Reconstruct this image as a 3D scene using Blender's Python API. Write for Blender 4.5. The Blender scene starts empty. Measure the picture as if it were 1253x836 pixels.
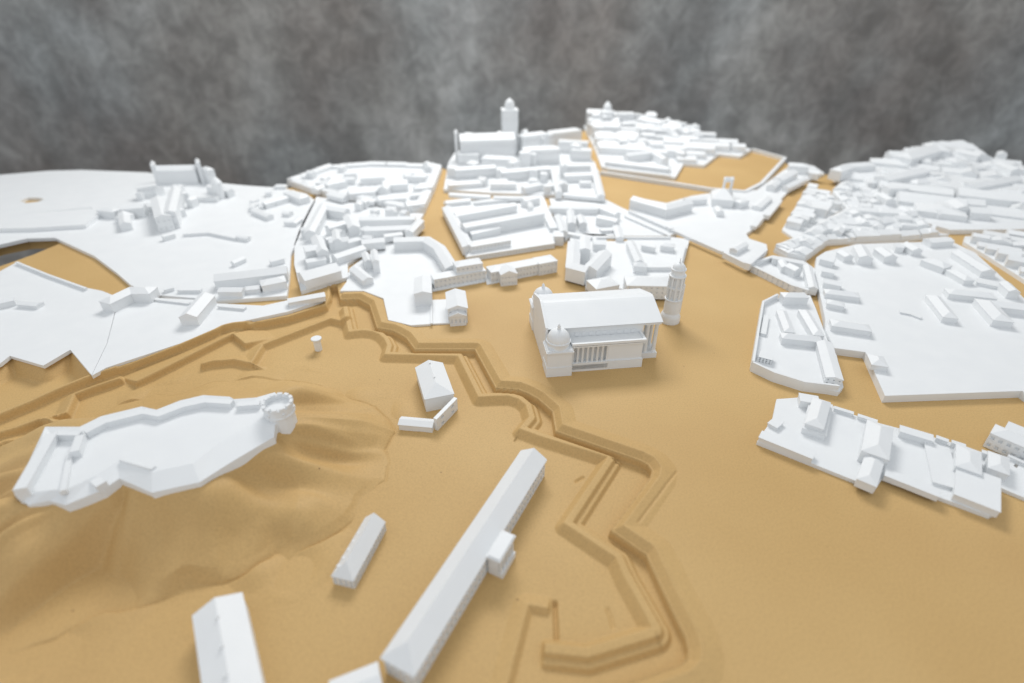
import bpy, math, random
import numpy as np
from mathutils import Vector
from mathutils.geometry import tessellate_polygon

scene = bpy.context.scene
R = math.radians
# ------------------------------------------------------------------ camera
CAM_H, PITCH, FOC = 0.25, R(33.0), 660.0        # metres above the board, tilt, focal length in photo pixels
cam_d = bpy.data.cameras.new('camera'); cam = bpy.data.objects.new('camera', cam_d)
scene.collection.objects.link(cam); scene.camera = cam
cam.location = (0, 0, CAM_H); cam.rotation_euler = (R(90) - PITCH, 0, 0)
cam_d.sensor_width = 36.0; cam_d.lens = 36.0 * FOC / 1253.0
cam_d.clip_start = 0.01; cam_d.clip_end = 50
cam_d.dof.use_dof = True; cam_d.dof.focus_distance = 0.41; cam_d.dof.aperture_fstop = 3.7
# ------------------------------------------------------------------ light (indoor showroom, soft ceiling lamps)
world = bpy.data.worlds.new('World'); scene.world = world; world.use_nodes = True
world.node_tree.nodes['Background'].inputs[0].default_value = (0.94, 0.975, 1.01, 1)
world.node_tree.nodes['Background'].inputs[1].default_value = 0.71
def area(name, loc, target, sx, sy, power, col):
    d = bpy.data.lights.new(name, 'AREA'); d.shape = 'RECTANGLE'; d.size = sx; d.size_y = sy
    d.energy = power; d.color = col
    o = bpy.data.objects.new(name, d); scene.collection.objects.link(o); o.location = loc
    o.rotation_euler = (Vector(target) - Vector(loc)).to_track_quat('-Z', 'Y').to_euler()
area('ceiling_lamp_far', (-0.02, 1.28, 0.95), (0.03, 0.42, 0), 0.7, 0.35, 11.8, (1.0, 0.985, 0.96))
area('ceiling_lamp_near', (-0.25, -0.55, 1.25), (0.1, 0.5, 0), 1.2, 0.7, 1.4, (1.0, 0.985, 0.965))
scene.view_settings.view_transform = 'Standard'; scene.view_settings.look = 'None'
scene.view_settings.exposure = 0.0; scene.view_settings.gamma = 1.0
scene.cycles.max_bounces = 6

# ------------------------------------------------------------------ survey helper: photo pixel at a height (mm) -> plan position (mm)
CP, SP = math.cos(PITCH), math.sin(PITCH)
def gp(x, y, z=0.0):
    a = (x - 626.5) / FOC; b = -(y - 418.0) / FOC
    dz = -SP + b * CP; t = (z - CAM_H * 1000) / dz
    return (a * t, (CP + b * SP) * t)
def gpl(pts, z=0.0): return [gp(x, y, z) for x, y in pts]

# ------------------------------------------------------------------ materials
def mat(name):
    m = bpy.data.materials.new(name); m.use_nodes = True
    nt = m.node_tree; return m, nt, nt.nodes['Principled BSDF']
def N(nt, t, **kw):
    n = nt.nodes.new(t)
    for k, v in kw.items():
        if k in n.inputs: n.inputs[k].default_value = v
        else: setattr(n, k, v)
    return n
def ramp(nt, fac, stops):
    r = nt.nodes.new('ShaderNodeValToRGB'); nt.links.new(fac, r.inputs[0])
    e = r.color_ramp.elements
    while len(e) < len(stops): e.new(0.5)
    for i, (p, c) in enumerate(stops): e[i].position = p; e[i].color = (*c, 1)
    return r
def mixc(nt, fac, a, b, mode='MIX'):
    m = nt.nodes.new('ShaderNodeMix'); m.data_type = 'RGBA'; m.blend_type = mode
    for s, v in ((0, fac), (6, a), (7, b)):
        if hasattr(v, 'links'): nt.links.new(v, m.inputs[s])
        else: m.inputs[s].default_value = v if s == 0 else (*v, 1)
    return m.outputs[2]
def white_print():
    m, nt, b = mat('white_printed_plastic'); L = nt.links
    geo = N(nt, 'ShaderNodeNewGeometry')
    n1 = N(nt, 'ShaderNodeTexNoise', Scale=55.0, Detail=4.0); L.new(geo.outputs['Position'], n1.inputs['Vector'])
    r = ramp(nt, n1.outputs[0], [(0.3, (0.785, 0.805, 0.82)), (0.7, (0.81, 0.828, 0.84))])
    L.new(r.outputs[0], b.inputs['Base Color']); b.inputs['Roughness'].default_value = 0.5
    b.inputs['IOR'].default_value = 1.45
    sep = N(nt, 'ShaderNodeSeparateXYZ'); L.new(geo.outputs['Position'], sep.inputs[0])
    mu = N(nt, 'ShaderNodeMath', operation='MULTIPLY'); mu.inputs[1].default_value = 2 * math.pi / 0.00055
    L.new(sep.outputs[2], mu.inputs[0])
    sn = N(nt, 'ShaderNodeMath', operation='SINE'); L.new(mu.outputs[0], sn.inputs[0])
    n2 = N(nt, 'ShaderNodeTexNoise', Scale=1400.0, Detail=2.0); L.new(geo.outputs['Position'], n2.inputs['Vector'])
    ad = N(nt, 'ShaderNodeMath', operation='MULTIPLY_ADD'); ad.inputs[1].default_value = 1.6
    L.new(n2.outputs[0], ad.inputs[0]); L.new(sn.outputs[0], ad.inputs[2])
    bv = N(nt, 'ShaderNodeBevel', samples=3); bv.inputs['Radius'].default_value = 0.00022
    bp = N(nt, 'ShaderNodeBump', Strength=0.22, Distance=0.00006); L.new(ad.outputs[0], bp.inputs['Height'])
    L.new(bv.outputs[0], bp.inputs['Normal']); L.new(bp.outputs[0], b.inputs['Normal'])
    return m
def mdf():
    m, nt, b = mat('mdf_fibreboard'); L = nt.links
    geo = N(nt, 'ShaderNodeNewGeometry'); P = geo.outputs['Position']
    def noise(s, d, r=0.5):
        n = N(nt, 'ShaderNodeTexNoise', Scale=s, Detail=d, Roughness=r); L.new(P, n.inputs['Vector']); return n.outputs[0]
    big = ramp(nt, noise(7.0, 4.0), [(0.3, (0.535, 0.347, 0.140)), (0.7, (0.60, 0.405, 0.175))])
    fine = ramp(nt, noise(900.0, 5.0, 0.7), [(0.30, (0.85, 0.84, 0.82)), (0.5, (1.0, 1.0, 1.0)), (0.72, (1.10, 1.10, 1.09))])
    c = mixc(nt, 1.0, big.outputs[0], fine.outputs[0], 'MULTIPLY')
    mp = N(nt, 'ShaderNodeMapping'); mp.inputs['Scale'].default_value = (1, 1, 1); L.new(P, mp.inputs[0])
    sc = N(nt, 'ShaderNodeMapping'); sc.inputs['Scale'].default_value = (900, 260, 400); sc.inputs['Rotation'].default_value = (0, 0, 0.5); L.new(P, sc.inputs[0])
    fb = N(nt, 'ShaderNodeTexNoise', Scale=1.0, Detail=3.0); L.new(sc.outputs[0], fb.inputs['Vector'])
    fr = ramp(nt, fb.outputs[0], [(0.70, (0, 0, 0)), (0.80, (1, 1, 1))])
    mm = N(nt, 'ShaderNodeMath', operation='MULTIPLY'); mm.inputs[1].default_value = 0.3; L.new(fr.outputs[0], mm.inputs[0])
    c = mixc(nt, mm.outputs[0], c, (0.30, 0.19, 0.085))
    vo = N(nt, 'ShaderNodeTexVoronoi', Scale=48.0); L.new(P, vo.inputs['Vector'])
    vr = ramp(nt, vo.outputs['Distance'], [(0.022, (1, 1, 1)), (0.034, (0, 0, 0))])
    sm = ramp(nt, noise(11.0, 2.0), [(0.50, (0, 0, 0)), (0.56, (0.8, 0.8, 0.8))])
    sp = N(nt, 'ShaderNodeMath', operation='MULTIPLY'); L.new(vr.outputs[0], sp.inputs[0]); L.new(sm.outputs[0], sp.inputs[1])
    c = mixc(nt, sp.outputs[0], c, (0.16, 0.075, 0.03))
    st = ramp(nt, noise(4.2, 3.0, 0.6), [(0.52, (0, 0, 0)), (0.74, (0.40, 0.40, 0.40))])
    c = mixc(nt, st.outputs[0], c, (0.48, 0.285, 0.115))
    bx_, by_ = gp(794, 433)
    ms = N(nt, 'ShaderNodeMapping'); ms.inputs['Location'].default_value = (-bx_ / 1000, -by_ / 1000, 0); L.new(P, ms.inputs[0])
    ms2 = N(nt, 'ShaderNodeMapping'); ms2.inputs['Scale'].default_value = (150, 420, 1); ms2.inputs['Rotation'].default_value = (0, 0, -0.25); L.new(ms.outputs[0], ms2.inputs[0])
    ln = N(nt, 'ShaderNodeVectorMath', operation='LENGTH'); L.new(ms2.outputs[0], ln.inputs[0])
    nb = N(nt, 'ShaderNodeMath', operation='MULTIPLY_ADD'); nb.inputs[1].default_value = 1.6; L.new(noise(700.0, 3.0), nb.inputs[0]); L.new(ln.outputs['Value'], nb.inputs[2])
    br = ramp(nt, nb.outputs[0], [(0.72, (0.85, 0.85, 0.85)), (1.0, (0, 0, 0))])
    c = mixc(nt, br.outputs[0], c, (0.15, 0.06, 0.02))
    L.new(c, b.inputs['Base Color']); b.inputs['Roughness'].default_value = 0.62; b.inputs['IOR'].default_value = 1.4
    bp = N(nt, 'ShaderNodeBump', Strength=0.12, Distance=0.0002); L.new(noise(1100.0, 4.0, 0.65), bp.inputs['Height'])
    L.new(bp.outputs[0], b.inputs['Normal'])
    return m
def wall_mat():
    m, nt, b = mat('grey_mottled_plaster'); L = nt.links
    geo = N(nt, 'ShaderNodeNewGeometry'); P = geo.outputs['Position']
    def noise(s, d, r=0.5, dist=0.0):
        n = N(nt, 'ShaderNodeTexNoise', Scale=s, Detail=d, Roughness=r, Distortion=dist); L.new(P, n.inputs['Vector']); return n
    a = ramp(nt, noise(2.3, 5.0, 0.55, 0.3).outputs[0], [(0.34, (0.225, 0.215, 0.203)), (0.48, (0.295, 0.298, 0.288)), (0.56, (0.355, 0.366, 0.355)), (0.66, (0.46, 0.478, 0.47))])
    n2 = noise(20.0, 6.0, 0.7, 0.5); f2 = ramp(nt, n2.outputs[0], [(0.38, (0.80, 0.80, 0.80)), (0.5, (0.99, 0.99, 0.99)), (0.62, (1.22, 1.22, 1.22))])
    c = mixc(nt, 1.0, a.outputs[0], f2.outputs[0], 'MULTIPLY')
    dn = noise(1.7, 4.0, 0.55); mz = N(nt, 'ShaderNodeMapping'); mz.inputs['Scale'].default_value = (1.25, 1.0, 0.5); L.new(P, mz.inputs[0]); mx = mixc(nt, 0.3, mz.outputs[0], dn.outputs[1], 'ADD')
    vo = N(nt, 'ShaderNodeTexVoronoi', Scale=1.5); L.new(mx, vo.inputs['Vector'])
    sx = N(nt, 'ShaderNodeSeparateColor'); L.new(vo.outputs['Color'], sx.inputs[0])
    ve = ramp(nt, sx.outputs[0], [(0.1, (0.93, 0.93, 0.93)), (0.9, (1.08, 1.08, 1.08))])
    c = mixc(nt, 1.0, c, ve.outputs[0], 'MULTIPLY')
    mv = N(nt, 'ShaderNodeMapping'); mv.inputs['Scale'].default_value = (5.0, 1.0, 0.8); L.new(P, mv.inputs[0])
    nv_ = N(nt, 'ShaderNodeTexNoise', Scale=1.6, Detail=5.0, Roughness=0.6); L.new(mv.outputs[0], nv_.inputs['Vector'])
    vs_ = ramp(nt, nv_.outputs[0], [(0.35, (0.88, 0.88, 0.88)), (0.65, (1.14, 1.14, 1.15))])
    c = mixc(nt, 1.0, c, vs_.outputs[0], 'MULTIPLY')
    tint = ramp(nt, noise(1.6, 2.0).outputs[0], [(0.4, (1.0, 1.0, 1.02)), (0.62, (1.05, 0.985, 0.955))])
    c = mixc(nt, 1.0, c, tint.outputs[0], 'MULTIPLY')
    L.new(c, b.inputs['Base Color']); b.inputs['Roughness'].default_value = 0.8
    return m
def plain(name, col, rough=0.6):
    m, nt, b = mat(name); n = N(nt, 'ShaderNodeTexNoise', Scale=40.0, Detail=3.0)
    r = ramp(nt, n.outputs[0], [(0.3, tuple(x * 0.85 for x in col)), (0.7, tuple(x * 1.15 for x in col))])
    nt.links.new(r.outputs[0], b.inputs['Base Color']); b.inputs['Roughness'].default_value = rough; return m
WHITE, MDF, WALL = white_print(), mdf(), wall_mat()
DARK, FLOOR = plain('dark_table_laminate', (0.035, 0.033, 0.032), 0.45), plain('dark_floor', (0.06, 0.055, 0.05))

# ------------------------------------------------------------------ object helpers (all shapes in millimetres)
ORG = {}
def link(o, parent=None):
    scene.collection.objects.link(o)
    if parent is not None: o.parent = parent
def thing(name, label, cat, at, z=0.0, group=None):
    o = bpy.data.objects.new(name, None); link(o); o.empty_display_size = 0.01
    o.location = (at[0] / 1000, at[1] / 1000, z / 1000); ORG[o] = (at[0], at[1], z)
    o['label'] = label; o['category'] = cat
    if group: o['group'] = group
    return o
class MB:
    def __init__(s): s.v = []; s.f = []
    def add(s, vs, fs):
        k = len(s.v); s.v += [tuple(p) for p in vs]; s.f += [tuple(i + k for i in f) for f in fs]
    def quad(s, a, b, c, d): s.add([a, b, c, d], [(0, 1, 2, 3)])
    def prism(s, poly, z0, z1, holes=(), bottom=True):
        loops = [list(poly)] + [list(h) for h in holes]
        if area2(loops[0]) < 0: loops[0].reverse()
        for h in loops[1:]:
            if area2(h) > 0: h.reverse()
        flat = [p for l in loops for p in l]
        zt = z1 if callable(z1) else (lambda p: z1)
        top = [(p[0], p[1], zt(p)) for p in flat]; bot = [(p[0], p[1], z0) for p in flat]
        tris = tessellate_polygon([[Vector((p[0], p[1], 0)) for p in l] for l in loops])
        n = len(flat); fs = []
        for t in tris:
            a, b, c = t
            if area2([flat[a], flat[b], flat[c]]) < 0: t = (a, c, b)
            fs.append(tuple(t))
            if bottom: fs.append(tuple(n + i for i in reversed(t)))
        k = 0
        for l in loops:
            m = len(l)
            for i in range(m):
                j = (i + 1) % m; fs.append((n + k + i, n + k + j, k + j, k + i))
            k += m
        s.add(top + bot, fs)
    def box(s, c, du, dv, ux, z0, z1):            # centre, half sizes, unit axis
        vx = (-ux[1], ux[0]); P = [(c[0] + a * du * ux[0] + b * dv * vx[0], c[1] + a * du * ux[1] + b * dv * vx[1]) for a, b in ((-1, -1), (1, -1), (1, 1), (-1, 1))]
        s.prism(P, z0, z1)
    def lathe(s, c, prof, n=32, a0=0.0):
        k = len(s.v); m = len(prof)
        for r, z in prof:
            for i in range(n):
                t = a0 + 2 * math.pi * i / n; s.v.append((c[0] + r * math.cos(t), c[1] + r * math.sin(t), z))
        for j in range(m - 1):
            for i in range(n):
                i2 = (i + 1) % n; s.f.append((k + j * n + i, k + j * n + i2, k + (j + 1) * n + i2, k + (j + 1) * n + i))
        s.f.append(tuple(k + (m - 1) * n + i for i in range(n))); s.f.append(tuple(k + i for i in reversed(range(n))))
    def facade(s, p0, p1, z0, z1, nx, nz, ww, wh, dep=1.0, m0=0.0):
        L = math.dist(p0, p1)
        if L < 1e-6: return
        u = ((p1[0] - p0[0]) / L, (p1[1] - p0[1]) / L); o = (u[1], -u[0])
        pt = lambda a, z, d=0.0: (p0[0] + u[0] * a - o[0] * d, p0[1] + u[1] * a - o[1] * d, z)
        nx = max(0, nx)
        if nx == 0 or nz == 0:
            s.quad(pt(0, z0), pt(L, z0), pt(L, z1), pt(0, z1)); return
        cw = (L - 2 * m0) / nx; ww = min(ww, cw * 0.8); ch = (z1 - z0) / nz; wh = min(wh, ch * 0.8)
        us = [0.0]; win = []
        for i in range(nx):
            c = m0 + cw * (i + 0.5); us += [c - ww / 2, c + ww / 2]
        us.append(L); zs = [z0]
        for j in range(nz):
            c = z0 + ch * (j + 0.52); zs += [c - wh / 2, c + wh / 2]
        zs.append(z1)
        for i in range(len(us) - 1):
            for j in range(len(zs) - 1):
                a, b, c, d = us[i], us[i + 1], zs[j], zs[j + 1]
                if i % 2 and j % 2:
                    s.quad(pt(a, c, dep), pt(b, c, dep), pt(b, d, dep), pt(a, d, dep))
                    s.quad(pt(a, c), pt(b, c), pt(b, c, dep), pt(a, c, dep)); s.quad(pt(a, d, dep), pt(b, d, dep), pt(b, d), pt(a, d))
                    s.quad(pt(a, c), pt(a, c, dep), pt(a, d, dep), pt(a, d)); s.quad(pt(b, c, dep), pt(b, c), pt(b, d), pt(b, d, dep))
                else: s.quad(pt(a, c), pt(b, c), pt(b, d), pt(a, d))
    def build(s, name, m, parent=None, smooth=False, kind=None, top=False):
        o0 = ORG.get(parent, (0, 0, 0))
        me = bpy.data.meshes.new(name)
        me.from_pydata([((x - o0[0]) / 1000, (y - o0[1]) / 1000, (z - o0[2]) / 1000) for x, y, z in s.v], [], s.f)
        me.materials.append(m); me.validate()
        if smooth:
            me.polygons.foreach_set('use_smooth', [True] * len(me.polygons))
            try: me.set_sharp_from_angle(angle=R(35))
            except Exception: pass
        o = bpy.data.objects.new(name, me); link(o, parent); ORG[o] = o0
        if kind: o['kind'] = kind
        return o
def area2(p): return sum(p[i][0] * p[(i + 1) % len(p)][1] - p[(i + 1) % len(p)][0] * p[i][1] for i in range(len(p)))
def inside(p, poly):
    c = False; n = len(poly)
    for i in range(n):
        a, b = poly[i], poly[(i + 1) % n]
        if (a[1] > p[1]) != (b[1] > p[1]) and p[0] < (b[0] - a[0]) * (p[1] - a[1]) / (b[1] - a[1]) + a[0]: c = not c
    return c
def edge_dist(p, poly):
    best = 1e9; n = len(poly)
    for i in range(n):
        a, b = poly[i], poly[(i + 1) % n]; dx, dy = b[0] - a[0], b[1] - a[1]
        t = max(0, min(1, ((p[0] - a[0]) * dx + (p[1] - a[1]) * dy) / (dx * dx + dy * dy + 1e-9)))
        best = min(best, math.hypot(p[0] - a[0] - t * dx, p[1] - a[1] - t * dy))
    return best
def offs(path, d):                                  # polyline offset with mitres, + = left
    out = []; n = len(path)
    for i in range(n):
        ds = []
        for a, b in ((i - 1, i), (i, i + 1)):
            if 0 <= a and b < n:
                l = math.dist(path[a], path[b]) or 1e-6; ds.append(((path[b][0] - path[a][0]) / l, (path[b][1] - path[a][1]) / l))
        if len(ds) == 1: ds = ds * 2
        n0, n1 = (-ds[0][1], ds[0][0]), (-ds[1][1], ds[1][0])
        k = d / max(0.35, 1 + n0[0] * n1[0] + n0[1] * n1[1])
        out.append((path[i][0] + (n0[0] + n1[0]) * k, path[i][1] + (n0[1] + n1[1]) * k))
    return out
def extend(path, e):
    p = [tuple(q) for q in path]
    for i, j in ((0, 1), (-1, -2)):
        l = math.dist(p[i], p[j]) or 1e-6
        p[i] = (p[i][0] + (p[i][0] - p[j][0]) / l * e, p[i][1] + (p[i][1] - p[j][1]) / l * e)
    return p
def wing(parent, path, w, z0, h, r, kind='g', name='house', win=None, ov=0.35, t=0.5, roof=True):
    """walls (with recessed windows) and a roof swept along a plan path; g gable, h hip, f flat"""
    zE = z0 + h; zR = zE + r
    if path[0][0] > path[-1][0]: path = path[::-1]
    Lf, Rt = offs(path, w / 2), offs(path, -w / 2)
    b = MB(); nx = 0
    ring = Rt + Lf[::-1]
    for i in range(len(ring)):
        p, q = ring[i], ring[(i + 1) % len(ring)]
        if win:
            b.facade(p, q, z0, zE, int(math.dist(p, q) / win[0]), win[1], win[2], win[3])
        else: b.quad((*p, z0), (*q, z0), (*q, zE), (*p, zE))
    if kind in ('g', 'hs', 'he'):
        for e, s in ((0, 1), (-1, -1)):
            if (kind == 'hs' and e == 0) or (kind == 'he' and e == -1): continue
            v = [(*Lf[e], zE), (*Rt[e], zE), (*path[e], zR)]; b.add(v if s > 0 else v[::-1], [(0, 1, 2)])
    o = b.build(name, WHITE, parent)
    if not roof: return o
    P = extend(path, ov); W = w / 2 + ov; A, B = offs(P, W), offs(P, -W); n = len(P)
    if kind == 'f': prof = lambda i: [(*A[i], zE), (*A[i], zE + t), (*B[i], zE + t), (*B[i], zE)]
    else:
        hi = extend(path, -min(w * 0.5, 0.42 * math.dist(path[0], path[-1])))
        ridge = list(P)
        if kind in ('h', 'hs'): ridge[0] = hi[0]
        if kind in ('h', 'he'): ridge[-1] = hi[-1]
        prof = lambda i: [(*A[i], zE), (*A[i], zE + t), (*ridge[i], zR + t), (*B[i], zE + t), (*B[i], zE)]
    m = MB(); k = len(prof(0))
    for i in range(n): m.v += prof(i)
    for i in range(n - 1):
        for j in range(k):
            j2 = (j + 1) % k; m.f.append((i * k + j, i * k + j2, (i + 1) * k + j2, (i + 1) * k + j))
    if kind in ('h', 'hs', 'he'):
        for e, s in ((0, 1), ((n - 1) * k, -1)):
            for f in ((0, 1, 3, 4), (1, 2, 3)):
                f = tuple(e + q for q in f); m.f.append(f[::-1] if s > 0 else f)
    else: m.f.append(tuple(reversed(range(k)))); m.f.append(tuple((n - 1) * k + q for q in range(k)))
    m.build('roof', WHITE, o)
    return o
def W(parent, pts, w, z0, h, r=0.0, kind='g', **kw):      # path traced on the ridge (or on a flat roof)
    return wing(parent, gpl(pts, z0 + h + r), w, z0, h, r, kind, **kw)
def block(name, label, cat, outline, zo, ztop, holes=(), parts=True):
    poly = gpl(outline, zo); c = (sum(p[0] for p in poly) / len(poly), sum(p[1] for p in poly) / len(poly))
    t = thing(name, label, cat, c)
    m = MB(); m.prism(poly, 0.0, ztop, [gpl(h, ztop) for h in holes]); m.build('base_plate', WHITE, t)
    return t, poly
def terrace(t, pts, z0, z1, name='terrace'):
    m = MB(); m.prism(gpl(pts, z1), z0, z1); return m.build(name, WHITE, t)
def perim(t, poly, z0, seed, hr=(4, 8), dep=(8, 12), ln=(8, 16), skip=(), rr=(1.5, 3), win=None, only=None):
    rnd = random.Random(seed); P = list(poly)
    if area2(P) < 0: P.reverse()
    n = len(P)
    for i in range(n):
        mid = ((P[i][0] + P[(i + 1) % n][0]) / 2, (P[i][1] + P[(i + 1) % n][1]) / 2)
        a, b = P[i], P[(i + 1) % n]; L = math.dist(a, b)
        if L < 4: continue
        if only and not only(mid): continue
        u = ((b[0] - a[0]) / L, (b[1] - a[1]) / L); nn = (-u[1], u[0]); x = 0.4
        d0 = rnd.uniform(*dep); h0 = rnd.uniform(*hr)
        while x < L - 2:
            l = min(rnd.uniform(*ln), L - x - 0.4)
            if L - x - l < 4: l = L - x - 0.4
            d = d0 + rnd.uniform(-1.5, 1.5); h = h0 + rnd.uniform(-0.25, 0.25) * (hr[1] - hr[0]); r = rnd.uniform(*rr)
            o = 0.5; q = lambda s, v: (a[0] + u[0] * s + nn[0] * v, a[1] + u[1] * s + nn[1] * v)
            cs = [q(x + 1, 1), q(x + l - 1, 1), q(x + l - 1, d), q(x + 1, d)]
            if all(inside(c, P) for c in cs):
                ends = (q(x, o + d / 2), q(x + l, o + d / 2))
                k = rnd.random(); kd = 'g' if k < 0.7 else ('h' if k < 0.85 else 'f')
                wing(t, list(ends), d, z0, h, 0 if kd == 'f' else r, kd, win=win, ov=0.25)
            x += l + (0.0 if rnd.random() < 0.8 else 2.0) + 0.15
def fill(t, poly, z0, seed, ang, hr=(4, 9), dep=(8, 13), ln=(9, 20), gap=(1.0, 6.0), rr=(1.5, 3.2), keep=0.85, zf=None, win=None, avoid=()):
    rnd = random.Random(seed); u = (math.cos(R(ang)), math.sin(R(ang))); v = (-u[1], u[0])
    us = [p[0] * u[0] + p[1] * u[1] for p in poly]; vs = [p[0] * v[0] + p[1] * v[1] for p in poly]
    y = min(vs) + 0.5
    while y < max(vs) - 3:
        d = rnd.uniform(*dep); x = min(us) + 0.3 + rnd.uniform(0, 2); h0 = rnd.uniform(*hr)
        while x < max(us) - 3:
            l = rnd.uniform(*ln); h = max(hr[0] * 0.7, h0 + rnd.uniform(-0.4, 0.4) * (hr[1] - hr[0])); r = rnd.uniform(*rr)
            q = lambda a, b: (u[0] * a + v[0] * b, u[1] * a + v[1] * b)
            cs = [q(x, y), q(x + l, y), q(x + l, y + d), q(x, y + d)]; m = q(x + l / 2, y + d / 2)
            ok = all(inside(c, poly) for c in cs) and not any(any(inside(c, av) for c in cs + [m]) for av in avoid)
            if ok and rnd.random() < keep:
                zb = z0 + (zf(m) if zf else 0); k = rnd.random()
                kd = 'g' if k < 0.62 else ('h' if k < 0.8 else 'f')
                if rnd.random() < 0.22 and d > 6: path = [q(x + l / 2, y), q(x + l / 2, y + d)]; ww = l
                else: path = [q(x, y + d / 2), q(x + l, y + d / 2)]; ww = d
                wing(t, path, ww, z0, zb - z0 + h, 0 if kd == 'f' else r, kd, win=win, ov=0.25)
                x += l + 0.2
            else: x += 2.5
        y += d + rnd.uniform(*gap)

def clutter(t, poly, z0, seed, n, sz=(5, 11), hr=(4, 10), zf=None, avoid=()):
    rnd = random.Random(seed); xs = [p[0] for p in poly]; ys = [p[1] for p in poly]; k = 0; tries = 0
    while k < n and tries < n * 40:
        tries += 1; c = (rnd.uniform(min(xs), max(xs)), rnd.uniform(min(ys), max(ys)))
        w = rnd.uniform(*sz); l = rnd.uniform(*sz) * 1.3; a = rnd.choice((-0.15, 0.15, 1.45, -0.5, 0.8)) + rnd.uniform(-0.2, 0.2)
        if not inside(c, poly) or edge_dist(c, poly) < 0.62 * max(w, l): continue
        if any(inside(c, av) for av in avoid): continue
        d = (math.cos(a) * l / 2, math.sin(a) * l / 2); kd = rnd.choice('ggghf'); h = rnd.uniform(*hr) + (zf(c) if zf else 0)
        wing(t, [(c[0] - d[0], c[1] - d[1]), (c[0] + d[0], c[1] + d[1])], w, z0, h, 0 if kd == 'f' else w * rnd.uniform(0.18, 0.32), kd, ov=0.25, name='annex_house'); k += 1

# ------------------------------------------------------------------ setting: wall, floor, table, MDF board with carved relief
def sheet(name, m, vs, fs):
    b = MB(); b.add(vs, fs); return b.build(name, m, None, kind='structure')
sheet('wall', WALL, [(-4000, 1720, -780), (4000, 1720, -780), (4000, 1720, 1900), (-4000, 1720, 1900)], [(0, 1, 2, 3)])
sheet('floor', FLOOR, [(-4000, -2500, -780), (4000, -2500, -780), (4000, 1719, -780), (-4000, 1719, -780)], [(0, 1, 2, 3)])
tb = MB(); tb.box((0, 480), 640, 330, (1, 0), -778, -75); tb.build('table', DARK, None, kind='structure')

X0, X1, Y0, Y1 = -560.0, 190.0, 92.0, 500.0
def profile_dist(px, py, line):
    best = np.full(px.shape, 1e9); sd = np.zeros(px.shape); ok = np.ones(px.shape)
    n = len(line) - 1
    for i in range(n):
        (ax, ay), (bx, by) = line[i], line[i + 1]; dx, dy = bx - ax, by - ay; l = math.hypot(dx, dy) + 1e-9
        t = ((px - ax) * dx + (py - ay) * dy) / (l * l); tc = np.clip(t, 0, 1)
        qx, qy = px - ax - tc * dx, py - ay - tc * dy; d = np.hypot(qx, qy)
        cr = (qx * dy - qy * dx) / l; better = d < best - 1e-6
        best = np.where(better, d, best); sd = np.where(better, np.where(cr >= 0, d, -d), sd)
        e = np.full(px.shape, 1e3)
        if i == 0: e = np.minimum(e, t * l)
        if i == n - 1: e = np.minimum(e, (1 - t) * l)
        ok = np.where(better, np.clip(e / 1.8, 0, 1), ok)
    return sd, ok
def poly_sd(px, py, poly):
    sd, _ = profile_dist(px, py, list(poly) + [poly[0]]); ins = np.zeros(px.shape, bool); n = len(poly)
    for i in range(n):
        (ax, ay), (bx, by) = poly[i], poly[(i + 1) % n]
        c = (ay > py) != (by > py); xx = (bx - ax) * (py - ay) / (by - ay + 1e-12) + ax
        ins ^= c & (px < xx)
    return np.where(ins, np.abs(sd), -np.abs(sd))
def vnoise(x, y, seed):
    rs = np.random.RandomState(seed); g = rs.rand(64, 64)
    xi, yi = np.floor(x).astype(int), np.floor(y).astype(int); fx, fy = x - xi, y - yi
    fx, fy = fx * fx * (3 - 2 * fx), fy * fy * (3 - 2 * fy); G = lambda a, b: g[a % 64, b % 64]
    return (G(xi, yi) * (1 - fx) + G(xi + 1, yi) * fx) * (1 - fy) + (G(xi, yi + 1) * (1 - fx) + G(xi + 1, yi + 1) * fx) * fy - 0.5

LEDGE = [(-160, 590), (0, 509), (113, 462), (220, 427), (266, 408.5), (274, 404), (354, 388), (399, 374), (404, 364), (404, 350), (412, 349)]
DITCH = [(416, 366), (438, 365), (452, 372.5), (461, 400.5), (480, 403.7), (489, 408), (497, 413), (507.4, 427), (581, 427), (606.5, 474), (634.5, 476), (647, 481), (658.6, 487.5), (676, 503), (680, 527), (784, 563), (793, 568), (798, 575), (796, 583), (747, 648), (791, 678), (817, 734), (839, 779), (843, 793), (842, 804), (833, 812), (760, 838), (640, 870)]
LOW = -6.5
CASTLE = [(18, 602), (60, 530), (102, 530), (128, 517), (177, 505), (195, 509), (224, 497.5), (252, 491), (284, 493), (289, 496), (316, 494), (338, 486), (353, 500), (337, 523), (335, 533), (281, 563), (243, 587), (184, 600), (145, 584), (125, 597), (78, 616), (59, 611), (33, 617)]
HILL = [(-90, 860), (0, 806), (40, 786), (90, 768), (150, 752), (200, 735), (235, 722), (272, 718), (300, 703), (338, 678), (352, 690), (385, 672), (420, 652), (436, 640), (446, 612), (470, 588), (474, 568), (466, 552), (480, 530), (468, 512), (462, 496), (430, 490), (410, 478), (370, 470), (320, 464), (262, 466), (220, 480), (160, 492), (110, 512), (60, 522), (0, 545), (-80, 600), (-200, 720)]
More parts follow.
